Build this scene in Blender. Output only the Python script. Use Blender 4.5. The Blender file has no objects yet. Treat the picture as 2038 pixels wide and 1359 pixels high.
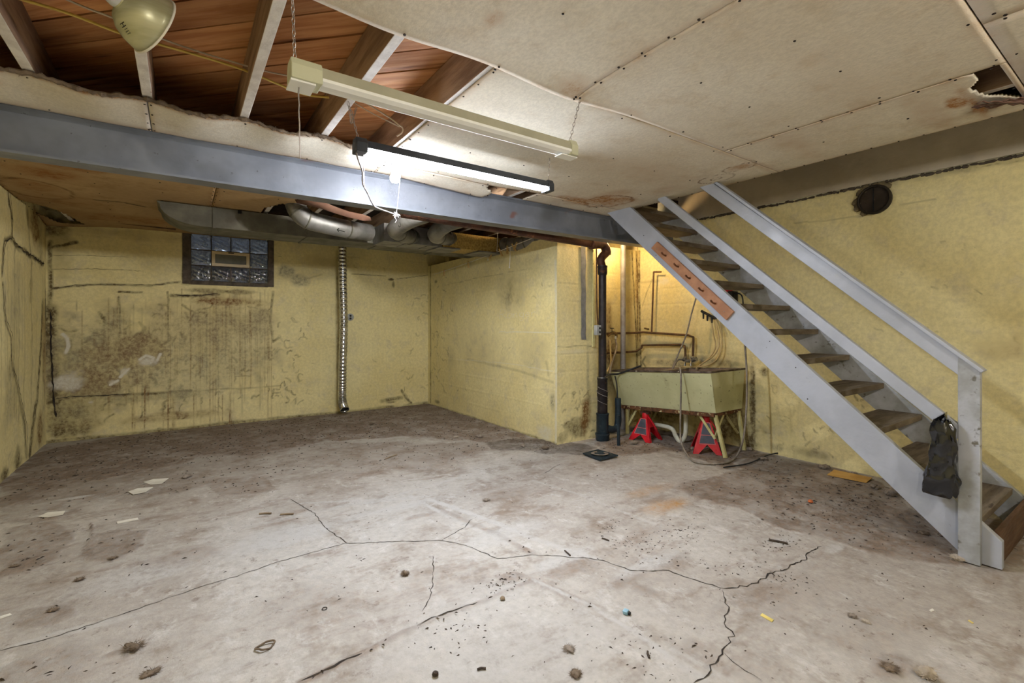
import bpy, bmesh, math, random
import numpy as np
from mathutils import Vector, Matrix

random.seed(7)
rng = np.random.default_rng(7)
scene = bpy.context.scene
COL = scene.collection
R = math.radians

# ------------------------------------------------------------------ camera
F_PX, CX, CY, YAW, EYE = 940.0, 1019.0, 645.0, R(35), 1.2
cam_d = bpy.data.cameras.new('camera')
cam_d.sensor_width = 36.0
cam_d.sensor_fit = 'HORIZONTAL'
cam_d.lens = F_PX / 2038 * 36
cam_d.shift_y = -(679.5 - CY) / 2038
cam_d.clip_start = 0.02
cam = bpy.data.objects.new('camera', cam_d)
cam.location = (0, 0, EYE)
cam.rotation_euler = (math.pi / 2, 0, -YAW)
COL.objects.link(cam)
scene.camera = cam

# ------------------------------------------------------------------ world, exposure, lamp strengths
world = bpy.data.worlds.new('world')
scene.world = world
world.use_nodes = True
world.node_tree.nodes['Background'].inputs[0].default_value = (0.72, 0.8, 0.9, 1)
world.node_tree.nodes['Background'].inputs[1].default_value = 2.0
vs = scene.view_settings
vs.view_transform = 'Standard'
vs.look = 'None'
vs.gamma = 1.0
vs.use_curve_mapping = False
vs.exposure = 0.0
cy = scene.cycles
cy.max_bounces = 6; cy.diffuse_bounces = 3; cy.glossy_bounces = 3; cy.transmission_bounces = 6; cy.caustics_reflective = False; cy.caustics_refractive = False
cy.adaptive_threshold = 0.05; cy.adaptive_min_samples = 16; cy.use_light_tree = False
TUBE_W, BULB_W, WARM_W, REAR_FILL_W, BACK_FILL_W = 240.0, 430.0, 700.0, 950.0, 1150.0   # emission of the lit tube, the bulb by the beam, the bulb behind the beam, the added fill bulbs behind the camera, the added fill bulb by the ducts

# ------------------------------------------------------------------ geometry of the room (metres)
XL, XR, YB, YF = -1.12, 4.50, 6.60, -3.0        # left wall, stair wall, window wall, wall behind the camera
XW, YW, ZW = 3.07, 3.60, 2.08                   # wing wall face, its end, its top
YA = 3.78                                       # alcove wall behind the pipes
ZC = 2.245                                      # underside of the ceiling boards
ZJ0, ZJ1 = 2.26, 2.45                           # joists
XS = 3.37                                       # edge of the stair opening
ZR = 2.31                                       # top of the stair wall

SY, CYW = math.sin(YAW), math.cos(YAW)
def ray(px, py):
    a, b = (px - CX) / F_PX, (CY - py) / F_PX
    return np.array([SY + a * CYW, CYW - a * SY, b])
def onx(px, py, X): d = ray(px, py); t = X / d[0]; return np.array([X, d[1] * t, EYE + d[2] * t])
def ony(px, py, Y): d = ray(px, py); t = Y / d[1]; return np.array([d[0] * t, Y, EYE + d[2] * t])
def onz(px, py, Z=0.0): d = ray(px, py); t = (Z - EYE) / d[2]; return np.array([d[0] * t, d[1] * t, Z])
def pb(px, py): p = ony(px, py, YB); return (p[0], p[2])
def pl(px, py): p = onx(px, py, XL); return (p[1], p[2])
def pw(px, py): p = onx(px, py, XW); return (p[1], p[2])
def pr(px, py): p = onx(px, py, XR); return (p[1], p[2])
def pa(px, py): p = ony(px, py, YW); return (p[0], p[2])
def pa2(px, py): p = ony(px, py, YA); return (p[0], p[2])
def pf(px, py): p = onz(px, py); return (p[0], p[1])
def pc(px, py): p = onz(px, py, ZC); return (p[0], p[1])

# ------------------------------------------------------------------ helpers
def lin(r, g, b):
    f = lambda c: (c / 255 / 12.92) if c / 255 <= 0.04045 else ((c / 255 + 0.055) / 1.055) ** 2.4
    return (f(r), f(g), f(b), 1.0)

class NT:
    def __init__(s, name):
        s.m = bpy.data.materials.new(name); s.m.use_nodes = True
        s.t = s.m.node_tree; s.b = s.t.nodes['Principled BSDF']; s.b.inputs['Specular IOR Level'].default_value = 0.35
    def n(s, typ, **kw):
        nd = s.t.nodes.new(typ)
        for k, v in kw.items():
            if k.startswith('i_'): nd.inputs[k[2:].replace('_', ' ')].default_value = v
            else: setattr(nd, k, v)
        return nd
    def l(s, a, b): s.t.links.new(a, b)
    def coord(s, scale=(1, 1, 1), kind='Object', rot=0.0):
        tc = s.n('ShaderNodeTexCoord'); mp = s.n('ShaderNodeMapping'); mp.inputs['Scale'].default_value = scale
        src = tc.outputs[kind]
        if rot:
            m0 = s.n('ShaderNodeMapping'); m0.inputs['Rotation'].default_value = (0, 0, rot); s.l(src, m0.inputs['Vector']); src = m0.outputs['Vector']
        s.l(src, mp.inputs['Vector']); return mp.outputs['Vector']
    def noise(s, vec, scale, detail=5, rough=0.6, dist=0.0):
        nd = s.n('ShaderNodeTexNoise'); nd.inputs['Scale'].default_value = scale; nd.inputs['Detail'].default_value = detail
        nd.inputs['Roughness'].default_value = rough; nd.inputs['Distortion'].default_value = dist
        s.l(vec, nd.inputs['Vector']); return nd.outputs['Fac']
    def ramp(s, fac, a, b, va=0.0, vb=1.0):
        nd = s.n('ShaderNodeMapRange', interpolation_type='SMOOTHSTEP'); nd.inputs['From Min'].default_value = a; nd.inputs['From Max'].default_value = b
        nd.inputs['To Min'].default_value = va; nd.inputs['To Max'].default_value = vb
        s.l(fac, nd.inputs['Value']); return nd.outputs['Result']
    def mix(s, fac, c1, c2, blend='MIX'):
        nd = s.n('ShaderNodeMix', data_type='RGBA', blend_type=blend)
        for k, c in ((6, c1), (7, c2)):
            if isinstance(c, tuple): nd.inputs[k].default_value = c
            else: s.l(c, nd.inputs[k])
        if isinstance(fac, (int, float)): nd.inputs[0].default_value = fac
        else: s.l(fac, nd.inputs[0])
        return nd.outputs[2]
    def math(s, op, a, b, clamp=False):
        nd = s.n('ShaderNodeMath', operation=op, use_clamp=clamp)
        for k, c in ((0, a), (1, b)):
            if isinstance(c, (int, float)): nd.inputs[k].default_value = c
            else: s.l(c, nd.inputs[k])
        return nd.outputs[0]
    def bump(s, h, strength, dist=0.01):
        nd = s.n('ShaderNodeBump'); nd.inputs['Strength'].default_value = strength; nd.inputs['Distance'].default_value = dist
        s.l(h, nd.inputs['Height']); s.l(nd.outputs['Normal'], s.b.inputs['Normal'])

MATS = {}
def mat(name, c1, c2=None, rough=0.6, metal=0.0, scale=6.0, bump=0.15, bscale=50.0, stretch=(1, 1, 1), spots=(), lo=0.35, hi=0.65, coat=0.0, dist=0.0, rot=0.0, vary=0.0):
    """two-tone noise material; spots = (colour, scale, lo, hi) laid over it"""
    s = NT(name); v = s.coord(stretch, rot=rot)
    c2 = c2 or tuple(max(0, x * 0.82) for x in c1)
    col = s.mix(s.ramp(s.noise(v, scale, 4, 0.62, dist), lo, hi), lin(*c1), lin(*c2))
    for c, sc, a, b in spots:
        col = s.mix(s.ramp(s.noise(v, sc, 3, 0.65), a, b), col, lin(*c))
    if vary:
        oi = s.n('ShaderNodeObjectInfo'); k = s.ramp(oi.outputs['Random'], 0, 1, 1 - vary, 1 + vary)
        cb = s.n('ShaderNodeCombineColor'); [s.l(k, cb.inputs[q]) for q in range(3)]; col = s.mix(1.0, col, cb.outputs[0], 'MULTIPLY')
    s.l(col, s.b.inputs['Base Color'])
    s.b.inputs['Metallic'].default_value = metal
    nr = s.noise(v, scale * 2.3, 1)
    s.l(s.ramp(nr, 0.2, 0.8, max(0.02, rough - 0.1), min(1, rough + 0.1)), s.b.inputs['Roughness'])
    s.b.inputs['Coat Weight'].default_value = coat
    if bump: s.bump(s.noise(v, bscale, 2, 0.6), bump)
    MATS[name] = s.m
    return s.m

def emit(name, c, strength):
    s = NT(name); s.b.inputs['Base Color'].default_value = (0.9, 0.9, 0.9, 1)
    s.b.inputs['Emission Color'].default_value = lin(*c); s.b.inputs['Emission Strength'].default_value = strength
    MATS[name] = s.m; return s.m

def masked(name, base, cols, nsc=1.6, fine=34.0, rough=0.8, bump=0.35, bscale=45.0, grain=(1, 1, 1), speck=None, mottle=None):
    """wall / floor / board material: three base tones by noise, then the four channels of the point attribute 'mask'"""
    s = NT(name); v = s.coord((1, 1, 1), 'Object'); g = s.coord(grain, 'Object')
    n1 = s.noise(v, nsc, 4, 0.6); n2 = s.noise(g, fine, 3, 0.7); n3 = s.noise(v, nsc * 4.3, 4, 0.7)
    col = s.mix(s.ramp(n1, 0.38, 0.64), lin(*base[0]), lin(*base[1]))
    col = s.mix(s.math('MULTIPLY', s.ramp(n3, 0.48, 0.72), 0.75), col, lin(*base[2]))
    if mottle:
        for sc, st, c_, lo_, hi_, am in mottle:
            col = s.mix(s.math('MULTIPLY', s.ramp(s.noise(s.coord(st), sc, 4, 0.75), lo_, hi_), am), col, lin(*c_))
    at = s.n('ShaderNodeAttribute', attribute_name='mask')
    sp = s.n('ShaderNodeSeparateColor'); s.l(at.outputs['Color'], sp.inputs['Color'])
    chans = [sp.outputs[0], sp.outputs[1], sp.outputs[2], at.outputs['Alpha']]
    mod = s.ramp(n2, 0.28, 0.72, 0.45, 1.35)
    mod3 = s.ramp(n3, 0.3, 0.7, 0.55, 1.3)
    for i, c in enumerate(cols):
        f = s.math('MULTIPLY', s.math('MULTIPLY', chans[i], mod), mod3, True) if i != 3 else s.math('MULTIPLY', chans[i], mod, True)
        c1 = s.mix(s.ramp(n2, 0.35, 0.65), lin(*c[0]), lin(*c[1]))
        col = s.mix(f, col, c1)
    if speck:
        col = s.mix(s.math('MULTIPLY', s.ramp(s.noise(v, speck[1], 3, 0.6), speck[2], speck[2] + 0.05), speck[3]), col, lin(*speck[0]))
    hs = s.mix(s.ramp(n2, 0.3, 0.7), (0.9, 0.9, 0.9, 1), (1.06, 1.06, 1.06, 1))
    col = s.mix(1.0, col, hs, 'MULTIPLY')
    s.l(col, s.b.inputs['Base Color'])
    s.b.inputs['Roughness'].default_value = rough; s.b.inputs['Specular IOR Level'].default_value = 0.25
    s.bump(s.noise(v, bscale, 3, 0.7), bump)
    MATS[name] = s.m
    return s.m

# ------- numpy value noise
_T = rng.random((256, 256))
def vn(x, y):
    xi, yi = np.floor(x).astype(int), np.floor(y).astype(int)
    xf, yf = x - xi, y - yi
    sx, sy = xf * xf * (3 - 2 * xf), yf * yf * (3 - 2 * yf)
    a, b = _T[xi & 255, yi & 255], _T[(xi + 1) & 255, yi & 255]
    c, d = _T[xi & 255, (yi + 1) & 255], _T[(xi + 1) & 255, (yi + 1) & 255]
    return (a * (1 - sx) + b * sx) * (1 - sy) + (c * (1 - sx) + d * sx) * sy
def fbm(x, y, f, o=4, seed=0):
    t, a, n = 0, 1.0, 0
    for k in range(o):
        t = t + a * vn(x * f + 17.3 * k + 31 * seed, y * f + 9.1 * k + 57 * seed); n += a; a *= 0.5; f *= 2.03
    return t / n
def sstep(a, b, x):
    t = np.clip((x - a) / (b - a), 0, 1); return t * t * (3 - 2 * t)

class Canvas:
    """paints wear with shapes of their own (stains, drips, dirt, chalk) into the point mask of a surface"""
    def __init__(s, U, V):
        s.U, s.V = U, V; s.M = np.zeros(U.shape + (4,))
        s.w1 = fbm(U, V, 5, 4, 1) - 0.5; s.w2 = fbm(U, V, 5, 4, 2) - 0.5; s.nf = fbm(U, V, 22, 4, 3)
    def put(s, ch, val): s.M[..., ch] = np.maximum(s.M[..., ch], val)
    def blob(s, u, v, ru, rv, ch, amp=1.0, edge=0.5, warp=0.8):
        r = np.hypot((s.U - u) / ru, (s.V - v) / rv) + (s.w1 + (s.nf - 0.5) * 0.5) * warp
        s.put(ch, amp * (1 - sstep(1 - edge, 1 + edge * 0.3, r)))
    def line(s, pts, w, ch, amp=1.0, jit=0.02, soft=1.0):
        us = [p[0] for p in pts]; vs_ = [p[1] for p in pts]; mg = w * 3 + jit * 2 + 0.03
        ii = np.where((s.U > min(us) - mg) & (s.U < max(us) + mg) & (s.V > min(vs_) - mg) & (s.V < max(vs_) + mg))
        U, V = s.U[ii] + s.w1[ii] * jit * 2, s.V[ii] + s.w2[ii] * jit * 2
        best = np.full(U.shape, 1e9)
        for (a, b), (c, d) in zip(pts[:-1], pts[1:]):
            L = (c - a) ** 2 + (d - b) ** 2 + 1e-12
            t = np.clip(((U - a) * (c - a) + (V - b) * (d - b)) / L, 0, 1)
            best = np.minimum(best, np.hypot(U - a - t * (c - a), V - b - t * (d - b)))
        val = amp * (1 - sstep(w * 0.4, w * (1 + soft), best)) * (0.55 + 0.9 * s.nf[ii])
        s.M[ii + (np.full(ii[0].shape, ch),)] = np.maximum(s.M[ii + (np.full(ii[0].shape, ch),)], val)
    def drip(s, u, v0, v1, w, ch, amp):
        du = np.abs(s.U - u + (s.w2) * 0.012)
        f = sstep(v0, v0 + 0.12, s.V) * (1 - sstep(v1 - 0.02, v1, s.V))
        s.put(ch, amp * (1 - sstep(w * 0.3, w * 1.3, du)) * f * (0.35 + 0.9 * fbm(s.U * 3, s.V * 0.5, 9, 3, 5)))
    def poly(s, pts, ch, amp, warp=0.12):
        tot = 0
        for k in (0.5, 1.0, 1.6):
            U, V = s.U + s.w1 * warp * k * 2, s.V + s.w2 * warp * k * 2
            ins = np.zeros(U.shape, bool)
            for (a, b), (c, d) in zip(pts, pts[1:] + pts[:1]):
                ins ^= ((b > V) != (d > V)) & (U < (c - a) * (V - b) / (d - b + 1e-12) + a)
            tot = tot + ins
        s.put(ch, amp * tot / 3 * (0.5 + 0.9 * s.nf))
    def ring(s, u, v, ru, rv, w, ch, amp, warp=0.25):
        r = np.hypot((s.U - u) / ru, (s.V - v) / rv) + s.w1 * warp
        s.put(ch, amp * (1 - sstep(w * 0.3, w, np.abs(r - 1))))
    def strokes(s, u0, u1, v0, v1, n, ch, amp, w=0.007, length=0.12):
        for _ in range(n):
            u, v = random.uniform(u0, u1), random.uniform(v0, v1); a = random.uniform(0, 6.3); pts = [(u, v)]
            for k in range(random.randint(2, 5)):
                a += random.uniform(-1.1, 1.1); st = length / 4 * random.uniform(0.5, 1.3)
                u += math.cos(a) * st; v += math.sin(a) * st; pts.append((u, v))
            s.line(pts, w * random.uniform(0.6, 1.3), ch, amp * random.uniform(0.5, 1.0), 0.015)

def setp(o, label=None, cat=None, group=None, kind=None):
    if label: o['label'] = label
    if cat: o['category'] = cat
    if group: o['group'] = group
    if kind: o['kind'] = kind
    return o

def wloc(o):
    v = Vector((0, 0, 0))
    while o is not None: v += o.location; o = o.parent
    return v

def link(me, name, material, parent=None, loc=None):
    o = bpy.data.objects.new(name, me); COL.objects.link(o)
    for m in (material if isinstance(material, (list, tuple)) else [material]): me.materials.append(m)
    if parent: o.parent = parent
    if loc is not None: o.location = loc
    return o

def grid_obj(name, P, mask, material, keep=None, extra=None, smooth=True, parent=None):
    """surface from an (n, m, 3) array with the point mask; extra = MB whose faces close the body behind it"""
    n, m = P.shape[:2]
    idx = np.arange(n * m).reshape(n, m)
    q = np.stack([idx[:-1, :-1], idx[1:, :-1], idx[1:, 1:], idx[:-1, 1:]], -1).reshape(-1, 4)
    if keep is not None: q = q[keep.reshape(-1)]
    co = P.reshape(-1, 3); mk = mask.reshape(-1, 4)
    if extra is not None:
        base = len(co); co = np.vstack([co, np.array(extra.v)]); mk = np.vstack([mk, np.zeros((len(extra.v), 4))])
        q = np.vstack([q, np.array([[i + base for i in f] for f in extra.f])])
    off = np.array([co[:, 0].mean(), co[:, 1].mean(), co[:, 2].min()])
    if parent: off = np.array(wloc(parent))
    me = bpy.data.meshes.new(name)
    me.vertices.add(len(co)); me.vertices.foreach_set('co', (co - off).astype(np.float32).ravel())
    me.loops.add(len(q) * 4); me.loops.foreach_set('vertex_index', q.ravel().astype(np.int32))
    me.polygons.add(len(q)); me.polygons.foreach_set('loop_start', (np.arange(len(q)) * 4).astype(np.int32))
    me.update(calc_edges=True)
    at = me.attributes.new('mask', 'FLOAT_COLOR', 'POINT'); at.data.foreach_set('color', mk.astype(np.float32).ravel())
    if smooth: me.polygons.foreach_set('use_smooth', np.ones(len(q), bool)); me.set_sharp_from_angle(angle=R(50))
    return link(me, name, material, parent, Vector((0, 0, 0)) if parent else Vector(off))

V3 = lambda p: Vector((float(p[0]), float(p[1]), float(p[2])))
def smooth_path(pts, n=6):
    pts = [V3(p) for p in pts]
    if len(pts) < 3: return pts
    out = []; e = [pts[0] * 2 - pts[1]] + pts + [pts[-1] * 2 - pts[-2]]
    for i in range(1, len(e) - 2):
        p0, p1, p2, p3 = e[i - 1:i + 3]
        for k in range(n):
            t = k / n
            out.append(0.5 * ((2 * p1) + (p2 - p0) * t + (2 * p0 - 5 * p1 + 4 * p2 - p3) * t * t + (3 * p1 - p0 - 3 * p2 + p3) * t ** 3))
    return out + [pts[-1]]

class MB:
    def __init__(s): s.v, s.f, s.mi = [], [], []
    def add(s, vs_, fs, mi=0):
        b = len(s.v); s.v += [tuple(float(c) for c in p) for p in vs_]; s.f += [[i + b for i in f] for f in fs]; s.mi += [mi] * len(fs); return s
    def box(s, x0, x1, y0, y1, z0, z1, mi=0):
        v = [(x, y, z) for z in (z0, z1) for y in (y0, y1) for x in (x0, x1)]
        return s.add(v, [[0, 2, 3, 1], [4, 5, 7, 6], [0, 1, 5, 4], [2, 6, 7, 3], [0, 4, 6, 2], [1, 3, 7, 5]], mi)
    def obox(s, c, a, b, d, mi=0):
        c, a, b, d = V3(c), V3(a), V3(b), V3(d)
        v = [c + a * i + b * j + d * k for k in (-1, 1) for j in (-1, 1) for i in (-1, 1)]
        return s.add(v, [[0, 2, 3, 1], [4, 5, 7, 6], [0, 1, 5, 4], [2, 6, 7, 3], [0, 4, 6, 2], [1, 3, 7, 5]], mi)
    def bar(s, p, q, w, h, up=(0, 0, 1), mi=0):
        p, q = V3(p), V3(q); d = (q - p); t = d.normalized(); side = t.cross(V3(up)).normalized(); u = side.cross(t)
        return s.obox((p + q) / 2, d / 2, side * (w / 2), u * (h / 2), mi)
    def prism(s, poly, axis, a, b, mi=0):
        def mk(p, c): return {'x': (c, p[0], p[1]), 'y': (p[0], c, p[1]), 'z': (p[0], p[1], c)}[axis]
        n = len(poly); v = [mk(p, a) for p in poly] + [mk(p, b) for p in poly]
        f = [list(range(n)), list(range(2 * n - 1, n - 1, -1))] + [[i, i + n, (i + 1) % n + n, (i + 1) % n] for i in range(n)]
        return s.add(v, f, mi)
    def tube(s, pts, r, n=8, cap=True, mi=0, smoothn=0):
        pts = smooth_path(pts, smoothn) if smoothn else [V3(p) for p in pts]
        rs = r if isinstance(r, (list, tuple)) else [r] * len(pts)
        if len(rs) != len(pts): rs = list(np.interp(np.linspace(0, 1, len(pts)), np.linspace(0, 1, len(rs)), rs))
        t0 = (pts[1] - pts[0]).normalized(); nrm = t0.orthogonal().normalized(); v = []
        for i, p in enumerate(pts):
            t = ((pts[min(i + 1, len(pts) - 1)] - p).normalized() + (p - pts[max(i - 1, 0)]).normalized()).normalized()
            nrm = (nrm - t * nrm.dot(t)).normalized(); bn = t.cross(nrm)
            v += [p + (nrm * math.cos(k / n * 2 * math.pi) + bn * math.sin(k / n * 2 * math.pi)) * rs[i] for k in range(n)]
        f = [[i * n + k, i * n + (k + 1) % n, (i + 1) * n + (k + 1) % n, (i + 1) * n + k] for i in range(len(pts) - 1) for k in range(n)]
        if cap: f += [list(range(n - 1, -1, -1)), [(len(pts) - 1) * n + k for k in range(n)]]
        return s.add(v, f, mi)
    def lathe(s, prof, o=(0, 0, 0), ax=(0, 0, 1), n=20, mi=0, cap=True):
        o, t = V3(o), V3(ax).normalized(); a = t.orthogonal().normalized(); b = t.cross(a); v = []
        for r, h in prof:
            v += [o + t * h + (a * math.cos(k / n * 2 * math.pi) + b * math.sin(k / n * 2 * math.pi)) * max(r, 1e-4) for k in range(n)]
        L = len(prof); f = [[i * n + k, i * n + (k + 1) % n, (i + 1) * n + (k + 1) % n, (i + 1) * n + k] for i in range(L - 1) for k in range(n)]
        if cap: f += [list(range(n - 1, -1, -1)), [(L - 1) * n + k for k in range(n)]]
        return s.add(v, f, mi)
    def chain(s, p, q, L=0.022, r=0.0016, w=0.005):
        p, q = V3(p), V3(q); d = q - p; t = d.normalized(); a = t.orthogonal().normalized(); b = t.cross(a); n = max(2, int(d.length / (L * 0.78)))
        for i in range(n):
            c = p + d * ((i + 0.5) / n); sd = a if i % 2 else b
            ring = [c + t * (math.cos(k / 8 * 2 * math.pi) * L / 2) + sd * (math.sin(k / 8 * 2 * math.pi) * w) for k in range(9)]
            s.tube(ring, r, 5, False)
        return s
    def build(s, name, material, parent=None, smooth=False, bevel=0.0, origin=None, ang=45):
        co = np.array(s.v)
        off = np.array(wloc(parent)) if parent else (np.array(origin) if origin is not None else np.array([co[:, 0].mean(), co[:, 1].mean(), co[:, 2].min()]))
        me = bpy.data.meshes.new(name); me.from_pydata([tuple(c) for c in (co - off)], [], s.f)
        bm = bmesh.new(); bm.from_mesh(me); bmesh.ops.recalc_face_normals(bm, faces=bm.faces); bm.to_mesh(me); bm.free()
        me.polygons.foreach_set('material_index', s.mi)
        if smooth: me.polygons.foreach_set('use_smooth', [True] * len(me.polygons)); me.set_sharp_from_angle(angle=R(ang))
        o = link(me, name, material, parent, None if parent else Vector(off))
        if bevel:
            m = o.modifiers.new('bevel', 'BEVEL'); m.width = bevel; m.segments = 2; m.limit_method = 'ANGLE'
        return o

def thing(name, label, cat, loc=(0, 0, 0), group=None):
    o = bpy.data.objects.new(name, None); COL.objects.link(o); o.location = V3(loc); o.empty_display_size = 0.1
    return setp(o, label, cat, group)

def copy_tree(o, parent=None):
    c = o.copy(); COL.objects.link(c); c.parent = parent
    for ch in list(o.children): copy_tree(ch, c)
    return c
# ------------------------------------------------------------------ materials
YEL = [(229, 216, 162), (220, 205, 148), (209, 197, 158)]
DIRT = ((74, 62, 40), (104, 88, 54)); BARE = ((168, 160, 128), (148, 138, 108)); RUST = ((140, 100, 52), (112, 80, 42)); CHALK = ((226, 222, 206), (206, 202, 186))
wall_cols = [DIRT, BARE, RUST, CHALK]
masked('wall_paint', YEL, wall_cols, 1.3, 30, 0.62, 0.28, 60, (1, 1, 1), ((92, 78, 44), 38, 0.735, 0.55))
masked('floor_concrete', [(181, 175, 166), (165, 157, 147), (138, 126, 112)],
       [((106, 91, 78), (132, 115, 100)), ((190, 187, 182), (178, 174, 168)), ((186, 146, 96), (164, 124, 78)), ((60, 50, 42), (84, 72, 60))], 1.1, 30, 0.82, 0.55, 36, (1, 1, 1), ((66, 56, 48), 55, 0.73, 0.6),
       [(3.2, (0.7, 1.5, 1), (126, 108, 92), 0.50, 0.72, 0.62), (9.0, (1.2, 0.8, 1), (198, 194, 188), 0.54, 0.70, 0.55), (16.0, (1, 1, 1), (112, 98, 86), 0.58, 0.72, 0.6)])
masked('fibreboard', [(220, 212, 194), (212, 202, 182), (204, 190, 166)],
       [((92, 66, 42), (120, 88, 58)), ((214, 202, 186), (200, 186, 168)), ((178, 130, 78), (156, 108, 62)), ((36, 28, 22), (58, 44, 34))], 1.4, 85, 0.9, 0.2, 120, (1, 0.6, 1))
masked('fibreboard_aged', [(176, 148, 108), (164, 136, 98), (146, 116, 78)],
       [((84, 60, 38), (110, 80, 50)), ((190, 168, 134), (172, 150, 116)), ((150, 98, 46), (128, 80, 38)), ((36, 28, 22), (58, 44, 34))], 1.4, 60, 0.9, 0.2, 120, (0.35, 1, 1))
mat('board_edge', (70, 56, 44), (44, 36, 30), 0.9)
mat('joist_wood', (172, 142, 114), (132, 104, 82), 0.85, scale=3, stretch=(6, 0.7, 6), bump=0.3, spots=(((92, 66, 52), 2.2, 0.58, 0.75),))
mat('joist_whitewash', (226, 220, 212), (204, 196, 188), 0.75, scale=9, bump=0.25, spots=(((132, 84, 56), 5.0, 0.66, 0.72),))
mat('plank_wood', (208, 150, 98), (180, 118, 70), 0.75, scale=2.4, stretch=(0.8, 12, 4), rot=R(45), vary=0.22, bump=0.2, bscale=20, dist=0.5, spots=(((120, 72, 40), 1.2, 0.62, 0.74),))
mat('dark_wood', (60, 46, 38), (38, 30, 26), 0.9)
mat('beam_paint', (124, 127, 133), (108, 111, 117), 0.45, scale=3, bump=0.12, bscale=25, spots=(((84, 84, 84), 30, 0.68, 0.73), ((96, 98, 100), 1.6, 0.58, 0.75), ((112, 82, 74), 2.6, 0.69, 0.77)))
mat('grey_paint', (172, 176, 186), (160, 164, 173), 0.42, scale=3.5, bump=0.12, bscale=30, spots=(((120, 118, 116), 30, 0.72, 0.78),))
mat('grey_paint_worn', (174, 177, 184), (142, 144, 142), 0.5, scale=5, bump=0.2, bscale=30, spots=(((104, 100, 90), 16, 0.6, 0.72),))
mat('tread_wood', (124, 113, 99), (98, 86, 74), 0.7, scale=4, stretch=(1, 8, 4), bump=0.25, spots=(((70, 58, 48), 5, 0.6, 0.72),))
mat('riser_wood', (104, 76, 56), (80, 56, 40), 0.7, scale=4, stretch=(1, 8, 8), bump=0.25)
mat('rim_paint', (200, 190, 172), (182, 172, 154), 0.75, scale=3, bump=0.15)
mat('peg_wood', (176, 128, 94), (150, 104, 74), 0.5, scale=5, stretch=(8, 1, 1), bump=0.15)
mat('peg_dark', (112, 70, 42), (84, 52, 32), 0.5)
mat('galvanised', (150, 150, 150), (118, 118, 118), 0.5, 0.6, scale=5, bump=0.12, bscale=18, spots=(((92, 90, 84), 3, 0.58, 0.75),))
mat('galvanised_dusty', (120, 118, 108), (92, 91, 84), 0.6, 0.35, scale=4, bump=0.15, bscale=20, spots=(((84, 80, 72), 3, 0.55, 0.75),))
mat('foil_warm_lit', (196, 170, 104), (150, 124, 66), 0.45, 0.35, scale=45, bump=0.5, bscale=60)  # mustard tone puts the warm lamp's light into the duct colour
mat('bright_foil', (206, 206, 204), (176, 176, 174), 0.22, 0.95, scale=10, bump=0.1)
mat('cast_iron', (58, 52, 52), (40, 36, 38), 0.45, 0.4, scale=8, bump=0.2, spots=(((96, 64, 50), 9, 0.62, 0.72),))
mat('cast_iron_rusty', (92, 60, 46), (66, 44, 36), 0.5, 0.35, scale=8, bump=0.3, spots=(((134, 88, 60), 14, 0.6, 0.7),))
mat('cast_iron_blue', (52, 66, 76), (40, 52, 60), 0.42, 0.4, scale=8, bump=0.25, spots=(((92, 96, 92), 18, 0.62, 0.72),))
mat('old_pipe', (112, 84, 58), (82, 62, 44), 0.55, 0.4, scale=14, bump=0.2)
mat('grey_pipe', (160, 158, 160), (136, 132, 130), 0.5, 0.3, scale=9, bump=0.1)
mat('brass', (150, 124, 84), (108, 92, 70), 0.4, 0.8, scale=20)
mat('pvc', (214, 214, 198), (196, 194, 172), 0.4, scale=8, bump=0.05)
mat('tub_paint', (206, 206, 164), (194, 194, 150), 0.5, scale=3, bump=0.12, bscale=30, spots=(((74, 64, 46), 30, 0.655, 0.70), ((150, 140, 100), 5, 0.6, 0.8)))
mat('tub_inside', (150, 128, 108), (112, 92, 76), 0.8, scale=6)
mat('rim_metal', (120, 108, 100), (78, 66, 60), 0.45, 0.6, scale=14, bump=0.2, spots=(((206, 200, 190), 20, 0.62, 0.7),))
mat('rusted_frame', (118, 78, 50), (84, 56, 38), 0.85, scale=18, bump=0.6, bscale=40, spots=(((206, 196, 150), 22, 0.58, 0.66), ((60, 42, 32), 12, 0.6, 0.7)))
mat('leg_paint', (206, 200, 146), (190, 180, 124), 0.55, scale=10, bump=0.2, spots=(((112, 78, 48), 18, 0.62, 0.68),))
mat('red_paint', (206, 30, 44), (176, 20, 34), 0.35, scale=6, bump=0.05)
mat('label_dark', (84, 86, 96), (66, 68, 78), 0.5)
mat('label_line', (226, 150, 150), (216, 130, 132), 0.5)
mat('steel', (170, 168, 164), (130, 128, 124), 0.35, 0.9, scale=20)
mat('hose_grey', (150, 140, 128), (120, 112, 102), 0.4, 0.1, scale=20)
mat('tube_beige', (200, 180, 130), (176, 154, 108), 0.4)
mat('black_rubber', (44, 46, 50), (30, 32, 36), 0.5)
mat('cable_yellow', (214, 186, 96), (190, 160, 76), 0.5)
mat('cable_white', (206, 190, 166), (176, 158, 136), 0.55)
mat('cord_grey', (176, 170, 166), (130, 124, 120), 0.5)
mat('string_white', (232, 228, 220), (206, 200, 190), 0.8)
mat('chain_metal', (176, 166, 158), (120, 112, 106), 0.4, 0.7)
mat('fixture_white', (246, 246, 242), (240, 240, 234), 0.4, bump=0.03)
mat('fixture_tan', (178, 174, 152), (166, 162, 140), 0.45, bump=0.03)
mat('cap_green', (204, 204, 176), (194, 194, 164), 0.4, bump=0.03)
mat('cap_dark', (70, 74, 82), (54, 58, 64), 0.45, bump=0.03)
mat('shade_metal', (186, 184, 150), (158, 154, 118), 0.4, 0.35, scale=3, bump=0.1, bscale=8, stretch=(1, 1, 6))
mat('rim_white', (232, 226, 210), (214, 206, 188), 0.4)
mat('porcelain', (206, 206, 204), (186, 186, 184), 0.35)
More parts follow.
